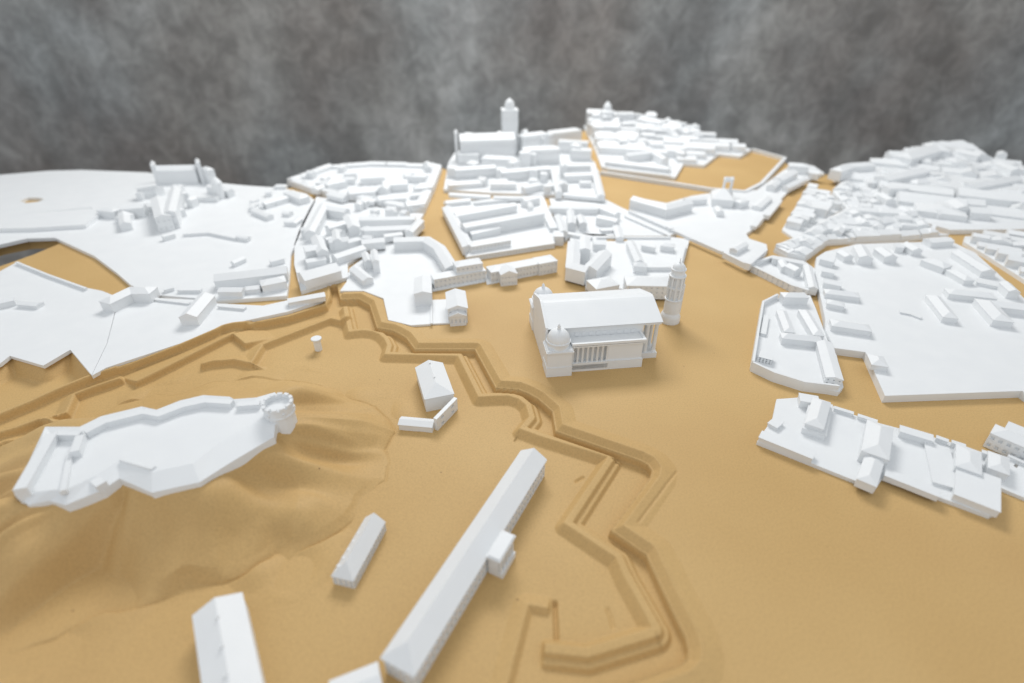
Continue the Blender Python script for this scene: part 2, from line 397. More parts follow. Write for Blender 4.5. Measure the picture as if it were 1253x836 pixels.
def board_height(px, py):
    z = np.zeros(px.shape)
    A = gpl(LEDGE, 0) + gpl(DITCH, 0) + [(-60, 60), (-640, 40), (-640, 330)]
    dA = poly_sd(px, py, A); z += np.interp(dA, [-0.1, 0.8], [0, LOW])
    def feat(line, prof, zz=LOW, clip=True, keep=False):
        nonlocal z
        L = gpl(line, zz); m = 40
        xs = [p[0] for p in L]; ys = [p[1] for p in L]
        s = (px > min(xs) - m) & (px < max(xs) + m) & (py > min(ys) - m) & (py < max(ys) + m)
        sd, ok = profile_dist(px[s], py[s], L); v = np.interp(sd, [a for a, b in prof], [b for a, b in prof])
        if clip: v = v * ok
        if keep: v = v * np.clip((dA[s] - 2.2) / 2.2, 0, 1)
        z[s] += v
    feat(DITCH, [(-15, 0), (-14.5, 0.3), (-6.2, 2.8), (-5.2, 3.2), (-0.7, -1.0), (0, 0)], 0)
    feat(LEDGE, [(-3.2, 0), (-2.6, 0.9), (-0.4, 0.9), (0, 0)], 0)
    ram = [(-9.0, 0), (-7.2, 2.3), (-5.2, 2.5), (-3.6, 5.0), (-0.3, 5.4), (0.2, 5.4), (5.2, 0)]
    feat([(421, 380), (428, 412), (434, 411), (446, 410), (456, 411), (465, 414.5), (471, 420), (475, 428), (472, 439.5), (561, 441.5), (586, 492), (604, 491), (622, 490.5), (635, 494.5), (644, 502), (648, 517), (636, 531), (660, 540), (744, 566), (690, 647), (753, 689), (763, 712), (798, 776), (717, 801), (662, 795)], ram, keep=True)
    feat([(606, 880), (622, 836), (646, 744), (674, 749)], [(-8, 0), (-0.6, 3.0), (0, 3.0), (2.8, 0)])
    feat([(679, 734), (681, 786)], [(-1.4, 0), (-0.7, -2.4), (0.7, -2.4), (1.4, 0)])
    feat([(742, 742), (748, 757), (752, 772)], [(-1.6, 0), (0, -1.0), (1.6, 0)])
    feat([(703, 591), (716, 583)], [(-1.6, 0), (0, -1.3), (1.6, 0)])
    feat([(829, 576), (779, 643)], [(-1.4, 0), (0, -0.8), (1.0, 0)], 0)
    sea = [(-30, 0), (-10, 1.5), (-0.4, 6.2), (0.2, 6.2), (1.5, 0)]
    feat([(-120, 586), (0, 541), (54, 520), (66, 527), (68, 519), (86, 512), (95, 490), (114, 482.5), (154, 469)], sea)
    feat([(167, 476), (287, 414.5), (303, 428)], [(-26, 0), (-0.4, 5.8), (0.2, 5.8), (1.4, 0)])
    feat([(246, 453), (263, 448.5), (289, 446), (309, 450.5), (323, 428), (406, 395.5), (425, 400)], [(-12, 0), (-4.5, 3.2), (-0.4, 5.6), (0.2, 5.6), (1.4, 2.6), (3.0, 0)])
    # star scarp at the left
    P = gpl([(-160, 520), (-40, 470), (0, 447), (12, 437), (53, 449), (86, 429.5), (112, 460.5), (60, 480), (0, 503), (-160, 580)], 0)
    dP = poly_sd(px, py, P); z = np.where(dP > 0, np.minimum(z, np.interp(dP, [0, 0.4, 8, 9], [0, -0.8, -9.5, -10])), z)
    # castle hill
    C = gpl(CASTLE, 29); Hp = gpl(HILL, LOW)
    dC = np.maximum(-poly_sd(px, py, C), 0); dH = poly_sd(px, py, Hp) + 7.0 * vnoise(px / 17 + 5, py / 17, 21) + 1.2 * vnoise(px / 6, py / 6 + 3, 22)
    t = np.clip(dC / (dC + np.maximum(dH, 0) + 1e-6), 0, 1)
    cx, cy = gp(185, 555, 29); ax, ay = gp(20, 602, 29); bx, by = gp(345, 500, 29); an = math.atan2(by - ay, bx - ax)
    lx = (px - cx) * math.cos(an) + (py - cy) * math.sin(an); ly = -(px - cx) * math.sin(an) + (py - cy) * math.cos(an)
    phi = np.arctan2(ly / 0.42, lx)
    ux, uy = np.cos(phi), np.sin(phi)
    fold = (vnoise(ux * 3.3 + 20, uy * 3.3 + 20, 3) * 1.0 + vnoise(ux * 6 + 9 + t * 0.8, uy * 6 + 31, 5) * 0.8 + vnoise(ux * 12 + 40 + t, uy * 12 + 17, 9) * 0.12)
    prof = (1 - t) ** 1.15
    hill = 31.0 * prof + 33.0 * fold * np.sin(np.pi * np.clip(t, 0, 1)) ** 0.8 * (0.35 + 0.65 * (1 - t))
    for (hx, hy, sg, am) in ((105, 705, 15, -17), (40, 690, 12, 8), (215, 690, 13, 6), (300, 640, 12, -5), (390, 600, 14, 5), (420, 540, 12, -4)):
        qx, qy = gp(hx, hy, 6); hill += am * np.exp(-((px - qx) ** 2 + (py - qy) ** 2) / (2 * sg * sg)) * np.clip(dH / 6, 0, 1)
    em = np.clip(0.55 + 1.6 * vnoise(px / 24 + 2, py / 24 + 6, 33), 0.06, 1.0)
    foot = np.interp(dH, [0, 0.5, 3.0], [0, 0.6, 0.9]) * em
    z = np.where(dH > 0, np.maximum(z + np.maximum(hill, 0) * 1.0, z) + foot, z)
    z += np.interp(np.abs(dH), [0, 0.4, 0.9], [-0.8, -0.4, 0]) * em 
    # soft swells spilling past the foot of the hill
    sw = np.clip(1 - np.abs(dH - 0) / 26, 0, 1) * (dH < 0); z += sw * np.maximum(vnoise(px / 19 + 3, py / 19 + 8, 17), 0) * 8.0 * np.clip((dA - 10) / 10, 0, 1)
    e = np.minimum(np.minimum(px - X0, X1 - px), np.minimum(py - Y0, Y1 - py)); z *= np.clip(e / 6, 0, 1)
    return z
gx = np.concatenate([np.linspace(X0, -400, 110, endpoint=False), np.linspace(-400, -175, 290, endpoint=False), np.linspace(-175, 105, 640, endpoint=False), np.linspace(105, X1, 60)])
st = np.linspace(0, 1, 740); gy = Y0 + (Y1 - Y0) * (0.62 * st + 0.38 * st * st)
PX, PY = np.meshgrid(gx, gy); PZ = board_height(PX, PY)
ny, nxn = PX.shape
me = bpy.data.meshes.new('ground'); nv = PX.size; nf = (ny - 1) * (nxn - 1)
me.vertices.add(nv); me.vertices.foreach_set('co', (np.stack([PX, PY, PZ], -1).reshape(-1) / 1000).astype(np.float32))
idx = np.arange(nv).reshape(ny, nxn)
q = np.stack([idx[:-1, :-1], idx[:-1, 1:], idx[1:, 1:], idx[1:, :-1]], -1).reshape(-1, 4).astype(np.int32)
me.loops.add(nf * 4); me.loops.foreach_set('vertex_index', q.reshape(-1))
me.polygons.add(nf); me.polygons.foreach_set('loop_start', (np.arange(nf) * 4).astype(np.int32))
me.polygons.foreach_set('use_smooth', np.ones(nf, bool)); me.update(calc_edges=True); me.materials.append(MDF)
gr = bpy.data.objects.new('ground', me); link(gr); gr['kind'] = 'structure'
def hz(x, y):                                        # relief height at a plan point
    return float(PZ[min(ny - 1, np.searchsorted(gy, y)), min(nxn - 1, np.searchsorted(gx, x))])
OUT = gpl([(-60, 232), (0, 224), (100, 217), (180, 220), (330, 231), (352, 231), (400, 216), (455, 211), (535, 215), (541, 206), (546, 208), (560, 196), (640, 190), (700, 172), (714, 160), (722, 162), (760, 158), (820, 166), (920, 183), (960, 196), (962, 201), (972, 202), (1000, 213), (1012, 214), (1040, 218), (1100, 202), (1150, 190), (1253, 214), (1330, 240)]) + \
    [(900, 300), (640, 60), (-640, 60), (-640, 480)] + gpl([(-30, 335), (0, 326), (40, 312), (75, 297.5), (67, 292.5), (33, 293.5), (0, 300), (-60, 318)])
hole = [(X0, Y0), (X1, Y0), (X1, Y1), (X0, Y1)]
bd = MB(); bd.prism(OUT, -12, 0.0, [hole]); bo = bd.build('base_board', MDF, None, kind='structure')

# ------------------------------------------------------------------ domed temple church and round bell tower
def temple():
    O = (26.8, 334.5); a = R(7.2); u = (math.cos(a), math.sin(a)); v = (-u[1], u[0])
    Q = lambda s, t_: (O[0] + u[0] * s + v[0] * t_, O[1] + u[1] * s + v[1] * t_)
    t = thing('temple_church', 'white church with two ribbed domes, long curved roof and columned porch', 'church', Q(40, 43))
    def bx(m, s0, s1, t0, t1, z0, z1): m.prism([Q(s0, t0), Q(s1, t0), Q(s1, t1), Q(s0, t1)], z0, z1)
    D = 85.0
    m = MB()
    for (s0, s1, t0, t1) in ((4, 77, 4, D - 4),): bx(m, s0, s1, t0, t1, 0, 8)
    m.build('plinth', WHITE, t)
    m = MB(); bx(m, 2.2, 79, 16, D - 16, 8, 34.5); nave = m.build('nave', WHITE, t)
    m = MB()
    for k in range(9): bx(m, 24 + k * 5.6, 27 + k * 5.6, 15.5, 16.2, 25.5, 29)
    m.build('clerestory_frames', WHITE, nave, kind='stuff')
    for sgn in (0, 1):
        mir = (lambda x: x) if sgn == 0 else (lambda x: D - x)
        b2 = lambda m, s0, s1, t0, t1, z0, z1: bx(m, s0, s1, *sorted((mir(t0), mir(t1))), z0, z1)
        m = MB(); b2(m, 20, 48.5, 8, 16, 8, 22.5); b2(m, 48.5, 76, 5, 16, 8, 22.5); al = m.build('aisle', WHITE, t)
        m = MB(); b2(m, 19.5, 77.2, 3.6, 16, 22.5, 23.6); b2(m, 19.5, 76.6, 4.4, 16, 23.6, 24.4); b2(m, 19.5, 77.6, 3.2, 5.2, 24.4, 26.4); b2(m, 75.8, 77.6, 5.2, 16, 24.4, 26.4); b2(m, 19.5, 77.6, 5.2, 16, 24.4, 25.0)
        m.build('cornice', WHITE, al)
        for k in range(8):
            m = MB(); c = Q(20.8 + k * 3.9, mir(5.4)); m.lathe(c, [(1.15, 6.0), (1.0, 8.0), (0.9, 20.5), (1.25, 21.4), (1.25, 22.5)], 10); m.build('column', WHITE, al, smooth=True)
        m = MB(); b2(m, 19, 49, 4, 9, 2, 6.0); m.build('step', WHITE, al)
        # corner pier with dome
        m = MB(); b2(m, 0, 19, 0, 16, 8.4, 21.5); b2(m, -0.5, 19.5, -0.5, 16, 0, 8.4); p = m.build('pier', WHITE, t)
        m = MB(); b2(m, -0.7, 19.7, -0.7, 16, 20.6, 21.5); b2(m, -1.1, 20.1, -1.1, 16, 21.5, 22.6); b2(m, -0.3, 19.3, -0.3, 16, 22.6, 23.4); m.build('pier_cornice', WHITE, p)
        c = Q(9.6, mir(8.6))
        m = MB(); m.lathe(c, [(8.7, 23.2), (8.7, 27.2), (9.5, 27.6), (9.5, 28.4), (8.6, 28.7)], 40); m.build('drum', WHITE, p, smooth=True)
        m = MB(); ns, nr = 64, 14; k0 = len(m.v)
        for j in range(nr + 1):
            f = j / nr * math.pi / 2
            for i in range(ns):
                th = 2 * math.pi * i / ns; rb = 1 - 0.035 * (abs(math.cos(th * 8)) ** 3)
                rr = 8.9 * math.cos(f) * rb; m.v.append((c[0] + rr * math.cos(th), c[1] + rr * math.sin(th), 28.4 + 9.4 * math.sin(f)))
        for j in range(nr):
            for i in range(ns):
                i2 = (i + 1) % ns; m.f.append((j * ns + i, j * ns + i2, (j + 1) * ns + i2, (j + 1) * ns + i))
        dm = m.build('dome', WHITE, t, smooth=True)
        m = MB(); m.lathe(c, [(1.5, 37.2), (1.5, 38.4), (1.0, 38.8), (1.3, 39.6), (1.2, 40.4), (0.5, 41.4), (0.1, 42.2)], 14); m.build('finial', WHITE, dm, smooth=True)
    # roof: convex section swept along the nave
    sec = []
    for f in (-1, -0.58, -0.18, -0.09, 0, 0.09, 0.18, 0.58, 1):
        f = f * 1.0; sec.append((D / 2 + f * 28.6, float(np.interp(abs(f), [0, 0.09, 0.18, 1], [43.4, 43.0, 42.2, 34.2]))))
    m = MB(); n = len(sec); s0, s1 = 1.6, 93.5
    for s in (s0, s1):
        m.v += [(*Q(s, y), z) for y, z in sec] + [(*Q(s, sec[0][0]), 34.2), (*Q(s, sec[-1][0]), 34.2)]
    k = n + 2; ring = list(range(n)) + [n + 1, n]
    for i in range(k): m.f.append((ring[i], ring[(i + 1) % k], k + ring[(i + 1) % k], k + ring[i]))
    m.f.append(tuple(ring)); m.f.append(tuple(k + x for x in reversed(ring)))
    m.build('roof', WHITE, t)
    m = MB(); m.v = [(*Q(s, y), z + 1.6) for s in (0.4, 2.4) for y, z in sec]
    base = len(m.v); m.v += [(*Q(s, y), 8.0) for s in (0.4, 2.4) for y, z in sec]
    for i in range(n - 1):
        m.f.append((i, i + 1, n + i + 1, n + i)); m.f.append((i + 1, i, base + i, base + i + 1)); m.f.append((n + i, n + i + 1, base + n + i + 1, base + n + i))
    m.f.append((0, n, base + n, base)); m.f.append((n - 1, base + n - 1, base + 2 * n - 1, 2 * n - 1))
    m.build('gable_wall', WHITE, t)
    m = MB(); bx(m, 0.4, 2.4, 4, D - 4, 0, 8.0); m.build('gable_base', WHITE, t)
    # porch
    m = MB(); bx(m, 79, 93, 15, D - 15, 0, 5.0); pl = m.build('porch_base', WHITE, t)
    m = MB(); bx(m, 79, 93, 15.4, D - 15.4, 31.5, 34.15); m.build('entablature', WHITE, t)
    for i in range(6):
        m = MB(); m.lathe(Q(90.6, 18 + i * (D - 36) / 5), [(2.2, 5.0), (2.2, 6.0), (1.75, 6.4), (1.45, 29.2), (2.2, 30.4), (2.2, 31.5)], 14); m.build('column', WHITE, t, smooth=True)
    for tt in (18, D - 18):
        m = MB(); m.lathe(Q(83.5, tt), [(2.0, 5.0), (1.75, 6.4), (1.45, 29.2), (2.2, 30.4), (2.2, 31.5)], 14); m.build('column', WHITE, t, smooth=True)
temple()
def bell_tower():
    c = (142.5, 420.0)
    t = thing('bell_tower', 'slender round white bell tower with ringed storeys beside the temple church', 'tower', c)
    m = MB(); m.lathe(c, [(8.8, 0), (8.8, 5.6), (7.6, 8.4), (7.0, 9.2), (6.8, 22)], 40); m.build('shaft', WHITE, t, smooth=True)
    m = MB(); m.lathe(c, [(6.2, 22), (7.6, 22.2), (7.6, 23.2), (6.2, 23.6)], 40); m.build('ring', WHITE, t, smooth=True)
    m = MB(); m.lathe(c, [(5.3, 23.2), (5.3, 45.6)], 32); belf = m.build('belfry', WHITE, t, smooth=True)
    for i in range(10):
        a = 2 * math.pi * i / 10 + 0.12; m = MB()
        for rr, hw in ((6.0, 0.85),):
            m.box((c[0] + rr * math.cos(a), c[1] + rr * math.sin(a)), 0.9, hw, (math.cos(a), math.sin(a)), 23.3, 44.9)
        m.build('pilaster', WHITE, belf)
    m = MB(); m.lathe(c, [(5.2, 33.0), (6.6, 33.2), (6.6, 35.0), (5.2, 35.2)], 40); m.build('band', WHITE, belf, smooth=True)
    m = MB(); m.lathe(c, [(5.4, 44.6), (7.4, 44.8), (7.4, 45.8), (6.0, 46.2), (5.7, 50.4), (6.5, 50.8), (6.5, 51.8), (5.0, 52.0)], 40); m.build('ring', WHITE, t, smooth=True)
    m = MB(); m.lathe(c, [(5.6 * math.cos(i / 10 * 1.45), 51.8 + 5.2 * math.sin(i / 10 * 1.45)) for i in range(11)], 32); dm = m.build('dome', WHITE, t, smooth=True)
    m = MB(); m.lathe(c, [(1.0, 56.4), (1.0, 57.6), (0.5, 58.0), (0.35, 61.0)], 12); m.build('finial', WHITE, dm, smooth=True)
    m = MB(); m.box((c[0] + 6.9, c[1] - 1.4), 0.7, 0.9, (1, 0), 9, 37.0); m.build('drainpipe', WHITE, t)
bell_tower()

# ------------------------------------------------------------------ fortress buildings
def single(name, label, pts, w, h, r, kind, zb, win=None, cat='building', ov=0.5, **kw):
    path = gpl(pts, zb + h + r); c = (sum(p[0] for p in path) / len(path), sum(p[1] for p in path) / len(path))
    t = thing(name, label, cat, c, zb); return t, wing(t, path, w, zb, h, r, kind, name='walls', win=win, ov=ov, **kw)
t, o = single('barracks', 'very long white barracks with ridge roof and side porch on tan ground', [(652.8, 550.4), (485.3, 807)], 16.2, 13.0, 6.0, 'hs', LOW, (3.8, 2, 2.2, 4.0), ov=0.9, t=0.8)
pa, pb = gp(625.5, 649.5, 9), gp(603.5, 687, 9); mid = gp(616, 669.5, 9)
L_ = math.dist(pa, pb); ba, bb = gp(652.8, 550.4, 12), gp(485.3, 807, 12); bl = math.dist(ba, bb)
ux = ((ba[0] - bb[0]) / bl, (ba[1] - bb[1]) / bl); nr = (ux[1], -ux[0])
pc = (mid[0] - nr[0] * 1.0, mid[1] - nr[1] * 1.0)
m = MB(); m.box((pc[0] - nr[0] * 1.2, pc[1] - nr[1] * 1.2), 7.4, 3.0, ux, LOW, 8.0); m.box((pc[0] + nr[0] * 3, pc[1] + nr[1] * 2.6), 7.6, 1.4, ux, LOW, -2.5)
po = m.build('porch', WHITE, t)
m = MB()
m.box((pc[0] - nr[0] * 0.4, pc[1] - nr[1] * 0.4), 9.0, 4.2, ux, 8.0, 9.2); m.box((pc[0] - nr[0] * 0.2, pc[1] - nr[1] * 0.2), 8.2, 3.4, ux, 9.2, 9.9); m.build('porch_roof', WHITE, po)
for k in range(5):
    m = MB(); m.lathe((pc[0] + nr[0] * 2.9 + ux[0] * (k - 2) * 3.3, pc[1] + nr[1] * 2.9 + ux[1] * (k - 2) * 3.3), [(0.7, -2.5), (0.6, 7.2), (0.8, 8.0)], 10); m.build('column', WHITE, po, smooth=True)
t, o = single('gatehouse', 'short narrow white house with hipped roof on open tan ground', [(457.4, 628.5), (416.5, 700)], 12.0, 6.2, 6.0, 'hs', LOW, (2.6, 2, 1.5, 2.0), ov=0.3)
for k in range(6):
    f = (k + 0.6) / 6.4; p = gp(449 - 40 * f, 636 + 64 * f, 2.5); m = MB(); m.box(p, 0.7, 0.8, (0.52, -0.85), -0.8, 2.6); m.build('dormer', WHITE, o.children[0])
t, o = single('guardhouse', 'white ridge-roofed building at the bottom edge with chimneys along its ridge', [(263, 733), (284, 850)], 21.0, 12, 5.0, 'g', LOW)
for k in range(4):
    p = gp(264.5 + k * 4.6, 756 + k * 36, 11); m = MB(); m.box((p[0] + 0.6, p[1]), 0.55, 0.8, (1, 0), 9.5, 12.0); m.build('chimney', WHITE, o.children[0])
t, o = single('annex', 'small white roof corner peeking in below the long barracks', [(405, 850), (464, 826)], 13, 8, 2.5, 'g', LOW)
# hip-roofed house with wall and shed
t, o = single('manor_house', 'white house with hipped roof below the zigzag ditch', [(524.5, 441.5), (537, 479)], 21.0, 11.5, 5.0, 'he', LOW, ov=0.5)
for x, y in ((526, 444), (531.5, 461)):
    p = gp(x, y, 11); m = MB(); m.box(p, 0.6, 0.6, (1, 0), 7.0, 11.3); m.build('chimney', WHITE, o.children[0])
t, o = single('shed', 'low white shed with sloped roof left of the leaning wall slab', [(489.5, 513), (530, 516.5)], 8.0, 4.6, 1.8, 'g', LOW, cat='shed')
t, o = single('wall_slab', 'narrow white wall slab standing against the hip-roofed house', [(532.5, 513), (557.5, 487.5)], 2.6, 10.0, 0, 'f', LOW, (12, 2, 3.4, 1.6), cat='wall', ov=0.2)
fc = gp(390, 428, LOW); t = thing('round_turret', 'tiny white round turret with flat cap on the tan bastion', 'turret', fc, LOW)
m = MB(); m.lathe(fc, [(3.1, LOW), (3.0, 3.6)], 24); m.build('shaft', WHITE, t, smooth=True)
m = MB(); m.lathe(fc, [(3.0, 3.4), (4.4, 4.0), (4.5, 4.9), (4.1, 5.3)], 28); m.build('cap', WHITE, t, smooth=True)

# ------------------------------------------------------------------ hilltop castle
def castle():
    ZE, ZI = 29.0, 33.0
    near_far = [22, 27, 27, 27, 27, 27, 27, 27, 27, 27, 27, 26, 25, 23, 21, 20, 20, 20, 21, 20.5, 20.5, 21, 21]
    near_far = [k + 8 for k in near_far]; out = gpl(CASTLE, 30); c = gp(185, 555, 28)
    t = thing('hilltop_castle', 'white bastioned castle slab lying on top of the tan hill', 'castle', c, 18)
    inn_px = [(34, 592), (65, 535), (100, 535), (130, 523), (178, 511), (196, 514), (226, 503.5), (253, 497), (284, 498), (291, 501), (314, 500), (330, 498), (340, 506), (318, 515), (300, 523), (262, 547), (236, 567), (186, 578), (146, 563), (117, 582), (84, 598), (62, 600), (44, 602)]
    inn = gpl(inn_px, ZI)
    m = MB(); n = len(out)
    m.v = [(*p, 14.0) for p in out] + [(*p, near_far[i]) for i, p in enumerate(out)] + [(*p, ZI) for p in inn]
    for i in range(n):
        j = (i + 1) % n; m.f.append((j, i, n + i, n + j)); m.f.append((n + j, n + i, 2 * n + i, 2 * n + j))
    tr = tessellate_polygon([[Vector((p[0], p[1], 0)) for p in inn]]); m.f += [tuple(2 * n + k for k in (a if area2([inn[q_] for q_ in a]) > 0 else a[::-1])) for a in tr]
    m.build('bastion_slab', WHITE, t)
    par = [(104, 529), (129, 516), (177, 504), (195, 507.5), (224, 496.5), (252, 490.5), (284, 492.5)]
    W(t, par, 4.2, 32.0, 4.6, 0, 'f', name='parapet', ov=0.0, t=0.4)
    W(t, [(290, 495.5), (318, 493.5)], 4.0, 32.0, 4.0, 0, 'f', name='parapet', ov=0.0, t=0.4)
    W(t, [(24, 599), (63, 531)], 6.0, 26.0, 11.5, 0, 'f', name='curtain_wall', ov=0.0, t=0.4)
    W(t, [(66, 530.5), (98, 531)], 3.5, 28.0, 9.0, 0, 'f', name='curtain_wall', ov=0.0, t=0.4)
    W(t, [(98, 533), (91, 553)], 4.5, 30.0, 7.5, 0, 'f', name='curtain_wall', ov=0.0, t=0.4)
    W(t, [(22, 601), (50, 601)], 5.0, 24.0, 8.0, 0, 'f', name='gate_block', ov=0.0, t=0.4)
    W(t, [(86, 553), (77, 601)], 3.0, 32.0, 2.6, 0, 'f', name='bank', ov=0.0, t=0.3)
    W(t, [(147, 562), (185, 573), (190, 570)], 1.6, 32.6, 1.4, 0, 'f', name='low_wall', ov=0.0, t=0.2)
    W(t, [(116, 586), (124, 593)], 5.0, 26.0, 6.0, 0, 'f', name='gate_block', ov=0.0, t=0.3)
castle()
tc = gp(342, 521, 28); t = thing('crenellated_tower', 'white round crenellated tower at the right tip of the hilltop castle', 'tower', tc, 22)
tc = (tc[0] - 0.5, tc[1] + 6)
m = MB(); m.lathe(tc, [(8.6, 18), (8.2, 33), (8.2, 34)], 12, 0.2); sh = m.build('shaft', WHITE, t)
m = MB(); m.lathe(tc, [(8.0, 33.4), (9.1, 34.0), (9.1, 35.0), (8.7, 35.4), (8.7, 40.2), (7.2, 40.2), (7.2, 38.2), (0.1, 38.2)], 40); m.build('gallery', WHITE, t, smooth=True)
for i in range(12):
    a = 2 * math.pi * (i + 0.3) / 12; m = MB()
    m.box((tc[0] + 8.1 * math.cos(a), tc[1] + 8.1 * math.sin(a)), 1.0, 1.5, (math.cos(a), math.sin(a)), 40.1, 42.0); m.build('merlon', WHITE, t)
    if i % 2 == 0:
        m = MB(); m.box((tc[0] + 8.9 * math.cos(a), tc[1] + 8.9 * math.sin(a)), 0.6, 0.8, (math.cos(a), math.sin(a)), 36.2, 37.8); m.build('bracket', WHITE, t)

# ------------------------------------------------------------------ left shore plates
t, P = block('shore_plate', 'long white plate with scattered houses above the carved sea walls', 'base plate',
  [(112, 460), (131, 421), (146, 364), (160, 352), (192, 364.5), (240, 367), (268, 371.5), (322, 374), (352, 367.5), (384, 361), (397, 359), (395, 367), (352, 381.5), (272, 398.5), (264, 402.5), (220, 420.5), (130, 450)], 3, 3)
W(t, [(228, 384), (251, 358)], 15, 3, 8.5, 4.0, 'g'); W(t, [(352, 367), (397, 359)], 9, 3, 4.5, 1.5, 'g')
W(t, [(190, 366), (232, 371)], 3, 3, 1.5, 0, 'f', name='wall'); W(t, [(268, 374), (300, 377)], 4, 3, 2, 0, 'f', name='wall')
t, P = block('shore_plate', 'white plate with star-shaped lower edge at the left border of the picture', 'base plate',
  [(112, 459), (86, 428), (53, 447.5), (12, 435.5), (0, 445), (-60, 475), (-120, 430), (-60, 358), (0, 332), (22, 320), (36, 326), (60, 336), (85, 346), (105, 352), (125, 356), (145, 364), (130.5, 421)], 3, 3)
W(t, [(126, 367), (158, 352), (186, 352)], 14, 3, 9, 3.5, 'h'); W(t, [(20, 321), (60, 337), (105, 353)], 1.6, 3, 2.5, 0, 'f', name='wall')
W(t, [(-20, 372), (16, 364)], 8, 3, 5, 2, 'g'); W(t, [(24, 369), (48, 371)], 8, 3, 3, 1.5, 'g')

t, P = block('convent_plate', 'broad flat white plate with rampart and hilltop convent at the far left', 'base plate',
  [(-60, 315), (0, 299.5), (33, 292), (67, 291), (115, 313), (143, 334), (160, 349), (192, 361), (240, 365), (266, 368), (351, 362), (354, 342), (356, 311), (364, 293), (368, 283), (378, 262), (386, 246), (375, 237), (345, 230), (300, 227), (250, 222), (180, 211), (100, 208), (60, 209), (0, 214), (-60, 222)], 4, 4,
  holes=[[(24, 246), (34, 242), (48, 242), (54, 244), (46, 247), (32, 248.5)]])
terrace(t, [(-60, 268), (20, 262), (110, 255), (122, 262), (104, 275), (40, 279), (-60, 281)], 4, 9, 'rampart')
terrace(t, [(-60, 262), (15, 258), (90, 251), (112, 254), (20, 262), (-60, 268)], 4, 7, 'rampart_walk')
W(t, [(188, 203), (240, 202)], 18, 4, 20, 6, 'g', name='church'); W(t, [(185.5, 196), (185.5, 200)], 6, 4, 28, 4, 'h', name='church_turret'); W(t, [(240, 193), (241, 197)], 6, 4, 30, 4, 'h', name='church_turret'); W(t, [(250, 203), (257, 206)], 10, 4, 22, 3, 'h', name='apse')
m = MB(); c = gp(270, 243, 4); m.lathe(c, [(7, 4), (7, 26), (7.6, 26.5), (6.5, 28), (4, 32), (0.3, 34)], 16); m.build('round_tower', WHITE, t, smooth=True)
for pts, w, h, r, k in [([(192, 240), (198, 263)], 17, 18, 3, 'g'), ([(214, 228), (206, 258)], 13, 20, 3, 'g'), ([(148, 252), (176, 250)], 14, 12, 3, 'g'), ([(122, 254), (142, 256)], 12, 9, 2.5, 'h'), ([(150, 256), (152, 272)], 12, 8, 3, 'g'), ([(166, 228), (190, 224)], 14, 16, 2, 'f'), ([(225, 240), (266, 241)], 5, 6, 1, 'f'), ([(255, 226), (282, 232)], 10, 9, 2, 'g'), ([(196, 272), (218, 271)], 6, 2.5, 0.5, 'f'), ([(198, 288), (212, 284)], 6, 5, 2, 'g'), ([(224, 286), (256, 284), (290, 291)], 3.5, 3, 0.5, 'f'), ([(290, 288), (304, 290)], 6, 4, 1.5, 'g'), ([(284, 320), (298, 314)], 6, 4, 2, 'g'), ([(310, 255), (330, 263)], 9, 5, 2, 'g'), ([(322, 248), (350, 240)], 9, 6, 2.2, 'g'), ([(352, 232), (372, 240)], 15, 8, 3, 'h'), ([(336, 226), (350, 226)], 9, 4, 2, 'h'), ([(358, 272), (366, 266)], 9, 4, 1.8, 'g'), ([(330, 318), (346, 314)], 8, 5, 1.5, 'f'), ([(200, 354), (212, 351)], 5, 3, 0.5, 'f'), ([(218, 354), (246, 354)], 4, 3, 0.5, 'f')]:
    W(t, pts, w, 4, h, r, k, win=(4.5, 2, 1.2, 2.0) if h > 15 else None)
W(t, [(262, 336), (300, 332), (350, 326)], 15, 4, 9, 4.5, 'g', name='hall'); W(t, [(268, 353), (297, 353)], 9, 4, 6, 2, 'g'); W(t, [(318, 344), (348, 338)], 14, 4, 8, 3, 'h'); W(t, [(300, 352), (318, 350)], 8, 4, 4, 1.5, 'g')

clutter(t, gpl([(290, 236), (380, 240), (364, 290), (300, 285)], 4), 4, 308, 9, (6, 10), (3, 7)); clutter(t, gpl([(120, 245), (230, 225), (262, 248), (200, 285), (130, 275)], 4), 4, 309, 12, (8, 14), (5, 12))
# ------------------------------------------------------------------ town blocks, left of the main street
t, P = block('town_block', 'white block of clustered roofs with big hall roof left of the arcade palace', 'town block',
  [(388, 244), (430, 251), (470, 258), (500, 264), (519, 265), (505, 287), (481, 297), (447, 312), (426, 327), (427, 343), (369, 361), (361, 328), (361, 303), (368, 283), (378, 262)], 0, 4)
av = [gpl([(362, 318), (428, 308), (434, 346), (365, 364)], 0)]
W(t, [(367, 334), (411, 322)], 22, 4, 9, 5, 'g', name='hall')
W(t, [(372, 303), (388, 300)], 13, 4, 12, 3, 'g'); W(t, [(386, 287), (394, 305)], 12, 4, 12, 4, 'g'); W(t, [(402, 292), (426, 290)], 11, 4, 10, 3.5, 'g'); W(t, [(374, 318), (398, 314)], 10, 4, 6, 2, 'g')
W(t, [(396, 248), (378, 282)], 12, 4, 11, 3, 'g'); W(t, [(408, 312), (444, 300)], 12, 4, 7, 3, 'g'); W(t, [(442, 294), (470, 291)], 12, 4, 8, 3, 'g'); W(t, [(446, 278), (502, 276)], 13, 4, 8, 3, 'g'); W(t, [(440, 266), (508, 265)], 11, 4, 9, 2.5, 'g'); W(t, [(398, 252), (424, 256)], 12, 4, 10, 3, 'g'); W(t, [(425, 262), (432, 276)], 12, 4, 10, 3, 'g'); W(t, [(400, 276), (420, 270)], 11, 4, 10, 3, 'g'); W(t, [(424, 294), (440, 290)], 9, 4, 9, 2.5, 'h'); W(t, [(470, 287), (492, 284)], 9, 4, 6, 2, 'f')
